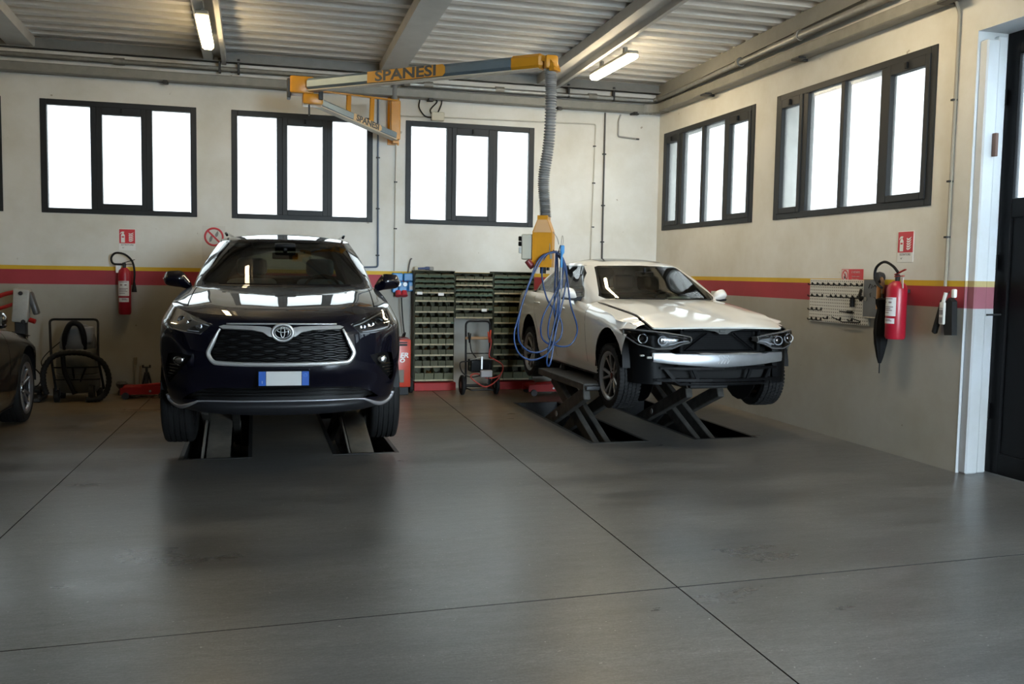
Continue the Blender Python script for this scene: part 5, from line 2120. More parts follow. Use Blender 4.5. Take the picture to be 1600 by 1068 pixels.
t = thing('air_main_pipe', 'round metal pipe with sleeve joints running above the grey trunking', 'pipe', (0, D, 3.95))
pb = bmesh.new()
add_tube(pb, [(XL + .01, -.10, .015), (1.75, -.10, .015)], .028, 10)
obj('pipe_run', pb, PIPE, t, True, None, 40)
pb = bmesh.new()
add_tube(pb, smooth_path([(1.82, -.10, -.01), (3.3, -.10, -.01), (XR - .30, -.10, -.005), (XR - .14, -.16, 0), (XR - .10, -.32, .005), (XR - .10, -3.0, .05)], 8), .034, 12)
add_tube(pb, [(XR - .10, -3.0, .05), (XR - .10, -5.0, .07)], .042, 12)
add_tube(pb, [(XR - .10, -5.0, .07), (XR - .10, YF - D + .01, .2)], .03, 12)
obj('pipe_run', pb, STEEL, t, True, None, 40)
for x in (-4.2, -1.6, 2.1, 3.05, 4.35):
    obj('pipe_sleeve', tube([(x, -.10, 0.0 if x > 1.8 else .015), (x + .12, -.10, 0.0 if x > 1.8 else .015)], .042, 12), PIPE, t, True, None, 40)
for y in (-2.4, -3.6, -5.0, -6.0):
    z = .045 + .012 * (-y - 2.4)
    obj('pipe_flange', tube([(XR - .10, y, z), (XR - .10, y + .05, z)], .056, 12), PIPE, t, True, None, 40)
for x in (-3.9, -.42, -.2, 4.05, 4.7):
    obj('pipe_hanger', boxes(((x, -.13, -.04), (x + .03, -.07, .14)), bev=.004), DKSTEEL, t)


def wallpipe(name, pts, r, m, label, cat='conduit', clips=(), cm=None):
    root = thing(name, label, cat, pts[0])
    o = Vector(pts[0])
    obj('pipe_run', tube([Vector(p) - o for p in smooth_corner(pts)], r, 8), m, root, True, None, 40)
    for c_ in clips:
        c_ = Vector(c_) - o
        obj('pipe_clip', box(c_ - Vector((r * 2, r * 1.0, .008)), c_ + Vector((r * 2, r * 1.5, .008)), .002), cm or DKSTEEL, root)
    return root


def smooth_corner(pts, rad=.03):
    P = [Vector(p) for p in pts]
    out = [P[0]]
    for i in range(1, len(P) - 1):
        a, b_ = (P[i - 1] - P[i]), (P[i + 1] - P[i])
        r = min(rad, a.length * .4, b_.length * .4)
        p, q = P[i] + a.normalized() * r, P[i] + b_.normalized() * r
        for k in range(5):
            t_ = k / 4
            out.append((1 - t_) ** 2 * p + 2 * t_ * (1 - t_) * P[i] + t_ * t_ * q)
    out.append(P[-1])
    return out


GREYP = mat('grey conduit', (0.30, 0.29, 0.27), 0.5)
wallpipe('air_pipe', [(1.525, D - .02, 3.76), (1.535, D - .02, 1.60), (1.20, D - .02, 1.585)], .012, mat('blue painted pipe', (0.10, 0.14, 0.20), 0.4), 'dark blue air pipe coming down the back wall behind the orange boom', 'pipe', [(1.53, D - .02, z) for z in (3.0, 2.35, 1.75)])
wallpipe('cable_conduit', [(1.752, D - .016, 1.55), (1.765, D - .016, 3.55), (1.95, D - .016, 3.55), (2.16, D - .016, 3.56), (4.50, D - .016, 3.60), (4.465, D - .016, 1.5)], .010, mat('white conduit', (0.55, 0.53, 0.47), 0.5), 'pale conduit framing the window beside the hanging grey hose', 'conduit', [(1.76, D - .016, z) for z in (2.1, 2.7, 3.2)] + [(4.49, D - .016, z) for z in (2.2, 2.8, 3.3)])
wallpipe('cable_conduit', [(4.633, D - .016, 3.76), (4.636, D - .016, 1.4)], .013, mat('dark conduit', (0.055, 0.055, 0.055), 0.5), 'dark straight conduit down the back wall next to the corner', 'conduit', [(4.635, D - .016, z) for z in (3.2, 2.5, 2.0)])
wallpipe('cable_conduit', [(4.86, D - .016, 3.75), (4.83, D - .016, 3.66), (4.83, D - .016, 3.45), (5.14, D - .016, 3.43)], .012, GREYP, 'short hook-shaped grey conduit stub high in the room corner', 'conduit', [(5.12, D - .016, 3.43)])
wallpipe('cable_conduit', [(XR - .05, 6.36, 3.79), (XR - .016, 6.345, 3.68), (XR - .016, 6.35, 1.50)], .013, mat('beige conduit', (0.30, 0.26, 0.20), 0.5), 'beige conduit down the right wall between window and black door', 'conduit', [(XR - .016, 6.35, z) for z in (3.0, 2.35, 1.9)])
t = thing('junction_box', 'small ivory junction box with looped black cables above the third window', 'junction box', (2.30, D, 3.56))
obj('box_body', box((-.085, -.06, -.05), (.085, 0, .06), .008), CREAM, t)
for pts in ([(-.06, -.04, -.01), (-.17, -.05, .0), (-.25, -.06, .10), (-.24, -.05, .20)], [(.0, -.03, .05), (.04, -.05, .15), (.05, -.05, .22)]):
    obj('cable', tube(smooth_path(pts, 6), .009, 6), BLACK, t, True)
obj('cable', tube(smooth_path([(-.05, -.03, .0), (-.10, -.05, .08), (-.02, -.06, .18), (-.03, -.05, .22)], 6), .009, 6), BLACK, t, True)


# ================================================================== ceiling lights
LIT = mat('lit lamp diffuser', (0.9, 0.88, 0.8), 0.4, emit=(1.0, 0.81, 0.52, LAMP))


LIT_DIM = mat('lit dim warm lamp diffuser', (0.9, 0.86, 0.75), 0.4, emit=(1.0, 0.75, 0.40, LAMP * 0.52))  # weaker, yellower copy that keeps the left side dim and warm


def ceiling_light(x, y0, y1, z, label, lit=LIT):
    t = thing('ceiling_light', label, 'lamp', (x, (y0 + y1) / 2, z), 0, None)
    L = (y1 - y0) / 2
    b = bmesh.new()
    add_box(b, (-.065, -L, 0), (.065, L, .045), .012)
    for yy in (-L * .6, L * .6):
        add_box(b, (-.02, yy - .03, .045), (.02, yy + .03, zc(y0) - .14 - z + .03), .003)
    obj('lamp_base', b, mat('grey lamp tray', (0.33, 0.32, 0.28), 0.5), t)
    d = bmesh.new()
    add_prism(d, [(-.062, 0), (.062, 0), (.058, -.03), (.035, -.05), (-.035, -.05), (-.058, -.03)], -L + .01, L - .01, 'y')
    obj('lamp_diffuser', d, lit, t)
    c_ = bmesh.new()
    for yy in (-L + .02, L - .05):
        for sx in (-1, 1):
            add_box(c_, (sx * .05 - .008, yy, -.03), (sx * .05 + .008, yy + .03, .03), .002)
    obj('lamp_clip', c_, mat('steel clip', (0.5, 0.5, 0.48), 0.3, 0.8), t)


ceiling_light(-.49, 9.62, 10.9, 3.99, 'lit strip light on the roof beam above the black-blue SUV', LIT_DIM)
ceiling_light(-4.7, 9.62, 10.9, 3.99, 'added unseen strip light above the dark grey car, brightening the left wall', LIT_DIM)  # added out of view to brighten the lower left wall
ceiling_light(4.05, 9.72, 10.95, 3.99, 'lit strip light on the roof beam above the white sedan')
ceiling_light(4.05, 6.1, 7.35, 4.06, 'added unseen strip light before the white sedan, brightening the right wall')  # added just out of view to lift the right wall
ceiling_light(4.05, .0, 1.25, 4.20, 'lit strip light over the viewer on the black door side')
# ================================================================== parts-bin racks by the back wall
BIN = mat('olive green bin', (0.072, 0.074, 0.024), 0.6, noise=0.3, scale=30)
BIND = mat('dark olive bin', (0.050, 0.050, 0.017), 0.65, noise=0.3, scale=30)
RAIL = mat('green shelf edge', (0.040, 0.075, 0.040), 0.6)
LIP = mat('yellowed label strip', (0.36, 0.30, 0.17), 0.5, noise=0.25, scale=25)
OCHRE = mat('rusty small parts', (0.20, 0.085, 0.012), 0.7, noise=0.6, scale=60)
GREYPT = mat('grey small parts', (0.16, 0.14, 0.10), 0.6, noise=0.6, scale=60)
DARKPT = mat('oily small parts', (0.05, 0.045, 0.03), 0.6, noise=0.6, scale=60)


def bin_mesh(w, h, d, m):
    """open-fronted bin: floor, sides, back and a low front lip"""
    bm = bmesh.new()
    t = .003
    add_box(bm, (-w / 2, -d, 0), (w / 2, 0, t))
    add_prism(bm, [(-d, t), (0, t), (0, h), (-d * .55, h), (-d, h * .55)], -w / 2, -w / 2 + t, 'x')
    add_prism(bm, [(-d, t), (0, t), (0, h), (-d * .55, h), (-d, h * .55)], w / 2 - t, w / 2, 'x')
    add_box(bm, (-w / 2 + t, -d, t), (w / 2 - t, -d + t, h * .55))
    bmesh.ops.recalc_face_normals(bm, faces=bm.faces[:])
    me = bpy.data.meshes.new('bin')
    bm.to_mesh(me)
    bm.free()
    me.materials.append(m)
    return me


def pile_mesh(w, d, h, m, seed):
    rnd = random.Random(seed)
    bm = bmesh.new()
    n = 7
    V = [[bm.verts.new((-w / 2 + w * i / (n - 1), -d + d * j / 4, h * rnd.uniform(.35, 1.0) * (0.6 + 0.4 * j / 4))) for j in range(5)] for i in range(n)]
    for i in range(n - 1):
        for j in range(4):
            bm.faces.new((V[i][j], V[i + 1][j], V[i + 1][j + 1], V[i][j + 1]))
    me = bpy.data.meshes.new('contents')
    bm.to_mesh(me)
    bm.free()
    me.materials.append(m)
    return me


def rack(x0, x1, zs, ncol, label, plinth=True, foot=0.135):
    W_ = x1 - x0
    r = thing('bin_rack', label, 'bin rack', (x0, D - .005, 0), 0, 'green bin racks along the back wall')
    zt, zb = zs[0] + .0, zs[-1]
    c_ = boxes(((0, -.205, zb), (.006, 0, zt)), ((W_ - .006, -.205, zb), (W_, 0, zt)), ((.006, -.012, zb), (W_ - .006, 0, zt)), ((0, -.235, zt), (W_, 0, zt + .008)))
    obj('rack_frame', c_, BIND, r)
    cache = {}
    rnd = random.Random(int(x0 * 100))
    for i in range(len(zs) - 1):
        za, zb_ = zs[i], zs[i + 1]
        h = za - zb_
        n = ncol[i]
        w = (W_ - .016) / n
        e = boxes(((.006, -.225, zb_), (W_ - .006, -.012, zb_ + .006)), ((.006, -.228, zb_ - .012), (W_ - .006, -.222, zb_ + .012)))
        obj('rack_shelf', e, RAIL, r)
        mm = [BIN, BIND, BIN][rnd.randrange(3)]
        key = (n, round(h, 3), mm.name)
        if key not in cache:
            cache[key] = bin_mesh(w - .009, h - .022, .20, mm)
        for k in range(n):
            o = new_obj('bin', cache[key], r)
            o.location = (.008 + w * (k + .5), -.014 - rnd.uniform(0, .012) + .006, zb_ + .007)
            pm = (OCHRE if i < 3 and rnd.random() < .75 else rnd.choice([GREYPT, DARKPT, OCHRE, DARKPT]))
            pk = (n, round(h, 3), pm.name, rnd.randrange(2))
            if pk not in cache:
                cache[pk] = pile_mesh(w - .012, .19, h * .62, pm, hash(pk) % 1000 if False else rnd.randrange(999))
            q = new_obj('bin_contents', cache[pk], o)
            q['kind'] = 'stuff'
            q.location = (0, -.004, .004)
        # label strip on the rail, worn off in places
        if h > .07:
            x = .008
            while x < W_ - .06:
                L = rnd.uniform(.09, .22)
                L = min(L, W_ - .008 - x)
                obj('label_strip', box((x, -.2315, zb_ - .010), (x + L - .006, -.2285, zb_ + .010)), LIP, r)
                x += L
    if plinth:
        b = box((.0, -.26, 0.001), (W_ + .02, 0, foot - .03), .005)
        obj('rack_plinth', b, RED, r)
    return r


tall = [1.556, 1.49, 1.425, 1.36, 1.278, 1.170, 1.028, .886, .747, .603, .463, .312, .135]
rack(1.985, 2.515, tall, [3, 4, 4, 5, 5, 5, 5, 5, 5, 5, 5, 4], 'tall green bin rack next to the blue socket box')
rack(2.52, 3.035, [1.535, 1.455, 1.38, 1.315, 1.25, 1.165, 1.065, .955], [4, 8, 5, 8, 6, 5, 4], 'short green bin rack hung high behind the black hand cart', False)
rack(3.04, 3.60, tall, [3, 4, 4, 4, 4, 5, 5, 5, 5, 5, 5, 4], 'tall green bin rack half hidden by the blue hose coils')
for x, z, w, lb in ((2.02, 1.270, .07, 'white paper tag on the tall rack beside the socket box, near its outer edge'), (2.30, 1.258, .075, 'white paper tag on the tall rack beside the socket box, near its middle'), (2.88, 1.055, .07, 'white paper tag on the short rack above the hand cart')):
    tg = obj('paper_tag', box((-w / 2, -.002, -.018), (w / 2, .002, .018)), WHITE, None)
    tg.location = (x + .03, D - .24, z)
    tag(tg, lb, 'tag')
t = thing('air_grinder', 'blue hand tool lying on top of the tall rack by the socket box', 'power tool', (2.13, D - .12, 1.564))
obj('tool_body', tube(smooth_path([(-.10, 0, .022), (-.02, 0, .026), (.05, .0, .028), (.09, 0, .024)], 4), [.016] * 6 + [.024] * 7, 10), mat('navy tool body', (0.05, 0.08, 0.2), 0.4), t, True, None, 40)
obj('tool_head', box((.06, -.025, .0), (.12, .025, .05), .012, 2), mat('grey tool head', (0.3, 0.3, 0.3), 0.4), t, True, None, 40)
obj('tool_guard', box((-.14, -.03, 0), (-.09, .03, .05), .01), CREAM, t)

# ---- blue socket box on the wall
t = thing('socket_panel', 'blue wall socket panel with red plugs above the red machine', 'socket panel', (1.86, D, 1.26))
b = bmesh.new()
for x0, x1, z0, z1 in ((-.145, -.005, .16, .265), (.005, .155, .16, .265), (-.145, -.065, .01, .155), (-.06, .055, .01, .155), (.062, .155, .03, .155)):
    o = obj('panel_box', box((x0, -.09, z0), (x1, 0, z1), .012), BLUEP, t)
for x in (-.06, .02):
    obj('socket_lid', lathe([(0, -.02), (.028, -.02), (.034, 0), (0, 0)], 16, 'y', (x, -.09, .12)), BLKGLOSS, t, True, None, 40)
    obj('red_socket', tube([(x - .02 + .01, -.10, .03), (x - .01, -.13, -.03)], [.036, .042], 14), mat('red socket', (0.45, 0.02, 0.04), 0.4), t, True, None, 40)
obj('warning_plate', box((.08, -.095, .05), (.14, -.09, .10), .002), mat('grey plate', (0.35, 0.36, 0.38), 0.4), t)
w = obj('power_cable', tube(smooth_path([(0, 0, 0), (.005, .0, -.10), (.022, .01, -.30), (.045, .03, -.47)], 6), .008, 6), BLACK, None, True)
w.location = (1.83, D - .13, 1.205)
tag(w, 'black cable hanging from the red plug down to the red machine', 'cable')
w = obj('wall_cable', tube(smooth_path([(0, 0, 0), (.012, -.02, .10), (.03, -.02, .17), (.045, -.01, .18)], 6), .010, 6), mat('grey cable', (.12, .12, .12), .5), None, True)
w.location = (1.93, D - .025, 1.535)
tag(w, 'short bent cable end sticking up the wall above the blue sockets', 'cable')

# ---- red starter/charger machine
t = thing('battery_charger', 'red wheeled battery charger with white lettering by the blue socket panel', 'charger', (1.73, 11.62, 0))
RC = mat('orange red enamel', (0.50, 0.045, 0.02), 0.35, noise=0.12, scale=6)
obj('charger_body', box((-.16, -.18, .10), (.145, .18, .70), .012, 2), RC, t, True, None, 40)
obj('charger_top', box((-.14, -.16, .70), (.125, .16, .715), .004), mat('dark red panel', (0.16, 0.02, 0.015), 0.4), t)
obj('carry_handle', tube(smooth_path([(.04, -.10, .71), (.06, -.10, .76), (.10, .0, .77), (.10, .10, .71)], 5), .010, 8), BLACK, t, True)
obj('vent_panel', boxes(((.0, -.183, .62), (.10, -.18, .645)), ((.0, -.183, .655), (.10, -.18, .67))), BLACK, t)
mt = face_mx((.06, -.1815, .50), (1, 0, 0), (0, 0, 1))
text_obj('charger_lettering', 'ER', .085, WHITE, t, mt, .0008, .2, 1.1, .003)
mt = face_mx((.035, -.1815, .435), (1, 0, 0), (0, 0, 1))
text_obj('charger_lettering', 'O', .07, WHITE, t, mt, .0008, .2, 1.1, .003)
obj('control_plate', box((-.10, -.183, .16), (.06, -.18, .32), .002), mat('brown grey plate', (.12, .09, .06), .5), t)
for sx in (.165,):
    obj('charger_wheel', tube([(sx, .06, .09), (sx + .04, .06, .09)], .09, 18), RUBBER, t, True, None, 40)
obj('charger_foot', box((-.14, -.16, 0), (.12, -.10, .10), .004), BLACK, t)
obj('axle', tube([(-.1, .06, .09), (.19, .06, .09)], .012, 8), DKSTEEL, t)

# ---- hand cart with booster battery
t = thing('hand_cart', 'black two-wheeled hand cart carrying a booster battery before the bin racks', 'cart', (2.735, 11.30, 0))
fr = bmesh.new()
add_tube(fr, smooth_corner([(-.155, .12, .06), (-.155, .16, .93), (.165, .16, .93), (.165, .12, .06)], .06), .013, 8)
add_tube(fr, [(-.155, .14, .52), (.165, .14, .52)], .008, 6)
add_tube(fr, [(-.155, .12, .10), (.165, .12, .10)], .010, 6)
add_tube(fr, [(-.155, .12, .08), (-.13, -.10, .08), (.14, -.10, .08), (.165, .12, .08)], .010, 6)
add_tube(fr, [(.09, -.08, .08), (.10, -.08, .40)], .008, 6)
obj('cart_frame', fr, BLACK, t, True, None, 50)
for x in (-.215, .225):
    wv = bmesh.new()
    add_lathe(wv, [(.05, -.022), (.10, -.028), (.125, -.014), (.128, 0), (.125, .014), (.10, .028), (.05, .022)], 24, 'x', (x, .06, .128))
    obj('cart_tyre', wv, TYRE_M, t, True, None, 40)
    wv = bmesh.new()
    add_lathe(wv, [(0, -.024), (.05, -.016), (.055, 0), (.05, .016), (0, .024)], 18, 'x', (x, .06, .128))
    obj('cart_hub', wv, mat('grey hub', (.25, .25, .25), .4, .5), t, True, None, 40)
obj('cart_axle', tube([(-.22, .06, .128), (.23, .06, .128)], .009, 8), DKSTEEL, t)
obj('battery', box((-.14, -.08, .30), (.14, .10, .46), .012), BLKGLOSS, t)
hd = tube(smooth_corner([(-.15, -.085, .46), (-.02, -.085, .485), (.15, -.085, .46)], .03), .007, 6)
obj('battery_strap', hd, STEEL, t, True)
obj('steel_clip', boxes(((-.012, -.10, .34), (.010, -.09, .50)), bev=.003), CHROME, t)
obj('charger_block', box((-.02, -.13, .24), (.13, -.08, .33), .01), mat('grey block', (.30, .29, .30), .5), t)
obj('wooden_bar', box((-.17, .10, .70), (.16, .125, .735), .006), mat('varnished wood', (.30, .15, .05), .5), t)
RC2 = mat('red cable', (.36, .03, .02), .4)
obj('red_lead', tube(smooth_path([(.14, .06, .74), (.15, .04, .66), (.12, .02, .50), (.17, -.06, .46), (.28, -.06, .38), (.25, -.04, .26), (.10, -.06, .22), (-.05, -.06, .28), (-.14, -.09, .26), (-.10, -.11, .2), (.05, -.11, .12), (.2, -.09, .2), (.27, -.07, .30)], 7), .008, 6), RC2, t, True)
obj('black_lead', tube(smooth_path([(-.12, .06, .66), (-.10, .05, .55), (-.04, .03, .46), (-.16, -.05, .44), (-.27, -.06, .42), (-.24, -.06, .30), (-.13, -.07, .24), (.02, -.07, .27)], 7), .008, 6), BLACK, t, True)
cl = bmesh.new()
add_tube(cl, [(-.135, .09, .79), (-.12, .08, .66)], .013, 8)
add_tube(cl, [(-.105, .09, .78), (-.12, .08, .66)], .008, 6)
obj('black_clamp', cl, BLACK, t, True)
cl = bmesh.new()
add_tube(cl, [(.155, .09, .82), (.135, .08, .66)], .011, 8)
add_tube(cl, [(.12, .09, .80), (.135, .08, .66)], .009, 8)
obj('red_clamp', cl, mat('red clamp', (.5, .05, .02), .4), t, True)

# ---- red trolley jacks
def trolley_jack(label, loc, rz, L=.62):
    t = thing('trolley_jack', label, 'jack', loc, rz)
    for y in (-.14, .14):
        obj('jack_side', prism([(-L / 2, .05), (L / 2 - .08, .05), (L / 2, .09), (L / 2, .13), (.1, .15), (-L / 2, .13)], y - .006, y + .006, 'y'), RED, t)
    obj('jack_bridge', box((-L / 2 + .02, -.13, .09), (-.05, .13, .14), .01), RED, t)
    obj('lifting_arm', bar((-.16, 0, .12), (L / 2 - .08, 0, .15), .10, .05, (0, 0, 1), .01), RED, t)
    obj('jack_saddle', lathe([(0, 0), (.05, 0), (.055, .02), (0, .02)], 14, 'z', (L / 2 - .08, 0, .175)), DKSTEEL, t)
    for x in (-L / 2 + .06, L / 2 - .10):
        for y in (-.17, .17):
            obj('jack_wheel', tube([(x, y - .02, .04), (x, y + .02, .04)], .04, 12), DKSTEEL, t, True, None, 40)
    obj('jack_bolt', lathe([(0, -.008), (.014, -.006), (.014, 0), (0, 0)], 10, 'y', (.05, -.146, .09)), STEEL, t)
    return t


trolley_jack('low red trolley jack on the floor between the vacuum cleaner and the SUV', (-1.25, 11.72, 0), 0, .56)
trolley_jack('red trolley jack behind the rear wheel of the white sedan', (3.62, 11.30, 0), 0, .56)
# pillar-like wall markings: jack stand, tool and rod by the wall
t = thing('axle_stand', 'dark three-legged axle stand standing behind the low red jack', 'axle stand', (-1.28, 11.98, 0))
for q in (.5, 2.6, 4.7):
    obj('stand_leg', bar((.085 * math.cos(q), .06 * math.sin(q), 0.005), (.018 * math.cos(q), .018 * math.sin(q), .27), .02, .02, (0, 1, 0)), DKSTEEL, t)
obj('stand_column', lathe([(.02, .10), (.024, .27), (.014, .27), (.014, .33), (0, .33)], 12, 'z'), DKSTEEL, t)
obj('stand_saddle', boxes(((-.05, -.02, .325), (.05, .02, .34)), ((-.05, -.02, .34), (-.03, .02, .36)), ((.03, -.02, .34), (.05, .02, .36))), DKSTEEL, t)
t = thing('foot_pump', 'small grey round-topped foot pump by the skirting behind the red jack', 'foot pump', (-1.56, 11.95, 0))
obj('pump_body', lathe([(0, 0), (.05, 0), (.045, .04), (.025, .07), (.06, .11), (.07, .14), (.05, .165), (0, .17)], 16, 'z'), mat('dusty grey plastic', (.10, .095, .085), .6), t, True, None, 40)
obj('pump_hose', tube(smooth_path([(.05, 0, .03), (.15, -.02, .05), (.28, 0, .06)], 5), .012, 6), BLACK, t, True)
t = thing('worn_rods', 'two slim worn rods leaning against the wall behind the red jack', 'rods', (-1.39, D - .05, 0))
obj('slim_rod', tube([(-.03, -.05, 0), (-.025, .03, .42)], .008, 6), mat('beige worn metal', (.22, .19, .14), .6), t)
obj('rod_head', box((-.045, .01, .36), (-.005, .05, .45), .006), mat('beige worn metal', (.22, .19, .14), .6), t)
obj('slim_rod', tube([(.03, -.06, 0), (.035, .03, .34)], .014, 6), mat('beige worn metal', (.22, .19, .14), .6), t)

# ---- wet vacuum cleaner with tubular frame
t = thing('wet_vacuum', 'grey wet vacuum cleaner with black tube frame and coiled hose by the back wall', 'vacuum cleaner', (-1.98, 11.62, 0))
GV = mat('grey drum plastic', (.13, .13, .115), .5, noise=.15, scale=8)
obj('drum', lathe([(0, .10), (.20, .10), (.235, .16), (.235, .30), (.225, .31), (.235, .32), (.235, .44), (.22, .56), (.19, .60), (0, .60)], 28, 'z'), GV, t, True, None, 40)
obj('motor_head', lathe([(.19, .60), (.20, .63), (.19, .72), (.15, .82), (.10, .87), (0, .885)], 24, 'z'), mat('dark grey head', (.13, .14, .15), .5), t, True, None, 40)
obj('head_cover', box((.02, -.16, .66), (.17, .10, .85), .03, 2), mat('pale grey head', (.24, .25, .26), .5), t, True, None, 40)
b = bmesh.new()
add_tube(b, smooth_path([(-.11, -.13, .60), (-.11, -.17, .74), (-.06, -.18, .87), (.0, -.18, .90), (.06, -.18, .86), (.09, -.17, .74), (.09, -.14, .60)], 5), .032, 8)
obj('float_hood', b, BLACK, t, True)
b = bmesh.new()
add_tube(b, smooth_corner([(-.20, -.20, .10), (-.255, -.16, .50), (-.305, .05, .93), (.21, .05, .93), (.235, -.16, .50), (.30, -.20, .14)], .05), .014, 8)
add_tube(b, smooth_corner([(-.24, -.19, .40), (-.2, -.25, .40), (.2, -.25, .40), (.24, -.19, .40)], .04), .009, 6)
add_tube(b, smooth_corner([(-.22, -.2, .26), (-.18, -.24, .26), (.2, -.24, .26), (.26, -.2, .26)], .04), .007, 6)
add_tube(b, [(-.02, -.245, .40), (.01, -.20, .10)], .012, 6)
add_tube(b, [(.12, -.245, .40), (.0, -.20, .10)], .010, 6)
obj('tube_frame', b, BLACK, t, True, None, 50)
hz = [(-.30, -.22, .10), (-.32, -.26, .22), (-.31, -.28, .38), (-.22, -.28, .52), (-.05, -.29, .57), (.15, -.28, .55), (.30, -.26, .45), (.36, -.25, .28), (.33, -.24, .12), (.25, -.25, .04), (.12, -.28, .035)]
sp_ = smooth_path(hz, 12)
obj('suction_hose', tube(sp_, [.031 + .003 * math.sin(k * 2.1) for k in range(len(sp_))], 10), mat('black ribbed hose', (.012, .012, .012), .6, spec=.2), t, True, None, 60)
obj('suction_tube', tube(smooth_path([(-.12, -.25, .56), (-.10, -.27, .36), (-.04, -.27, .2), (.0, -.26, .10)], 6), .026, 10), BLACK, t, True)
for x, y, r in ((-.20, -.18, .07), (.17, -.20, .095), (-.2, .15, .06), (.2, .15, .06)):
    obj('castor', tube([(x - .025, y, r), (x + .025, y, r)], r, 16), RUBBER, t, True, None, 40)
    obj('castor_fork', boxes(((x - .035, y - .02, r), (x - .027, y + .02, .16)), ((x + .027, y - .02, r), (x + .035, y + .02, .16))), DKSTEEL, t)
obj('power_lead', tube(smooth_path([(-.10, -.05, .74), (-.26, -.1, .60), (-.36, -.15, .46), (-.30, -.18, .33)], 6), .006, 6), BLACK, t, True)
t = thing('castor_trolley', 'dark low castor trolley with a looped cable next to the grey car', 'trolley', (-2.50, 11.6, 0))
obj('trolley_deck', box((-.08, -.12, .10), (.16, .12, .16), .02), BLACK, t)
for x in (-.05, .12):
    obj('trolley_castor', tube([(x - .018, -.06, .05), (x + .018, -.06, .05)], .05, 12), RUBBER, t, True, None, 40)
    obj('castor_fork', boxes(((x - .026, -.08, .05), (x - .02, -.04, .11)), ((x + .02, -.08, .05), (x + .026, -.04, .11))), DKSTEEL, t)
obj('loop_cable', tube(smooth_path([(-.06, -.06, .44), (.05, -.08, .40), (.14, -.08, .30), (.12, -.06, .20), (.05, -.04, .15)], 6), .007, 6), BLACK, t, True)

# ---- post with a white gauge head and red arms beside the grey car
t = thing('alignment_post', 'white headed post with red arms standing behind the dark grey car', 'workshop tool', (-2.57, 11.62, 0))
obj('post_base', boxes(((-.22, -.2, 0), (.22, .2, .05)), bev=.01), DKSTEEL, t)
obj('post_column', box((-.06, -.05, .05), (.06, .05, .92), .01), DKSTEEL, t)
hd = box((-.07, -.09, .90), (.095, .05, 1.285), .02, 2)
hd.transform(Matrix.Translation((0, 0, 1.1)) @ Matrix.Rotation(.07, 4, 'Y') @ Matrix.Translation((0, 0, -1.1)))
obj('gauge_head', hd, mat('dirty white enamel', (.42, .41, .37), .45, noise=.2), t, True, None, 40)
hd = box((.10, -.05, .98), (.16, .08, 1.25), .02, 2)
hd.transform(Matrix.Translation((.13, 0, 1.1)) @ Matrix.Rotation(-.28, 4, 'Y') @ Matrix.Translation((-.13, 0, -1.1)))
obj('side_screen', hd, mat('dark grey screen', (.08, .08, .08), .4), t, True, None, 40)
for z, x in ((1.26, .0), (.94, .02)):
    obj('head_bolt', lathe([(0, -.02), (.022, -.018), (.024, 0), (0, 0)], 12, 'y', (x + .02, -.09, z - .03)), DKSTEEL, t, True, None, 40)
obj('red_arm', tube(smooth_path([(-.03, -.02, 1.25), (-.20, -.03, 1.20), (-.27, -.03, 1.12), (-.30, -.03, 1.02)], 5), .024, 8), RED, t, True)
obj('red_arm', tube([(-.03, -.02, 1.12), (-.28, -.03, 1.03)], .02, 8), RED, t, True)
obj('red_knob', tube([(.10, -.06, .93), (.16, -.07, .91)], .028, 10), RED, t, True, None, 40)

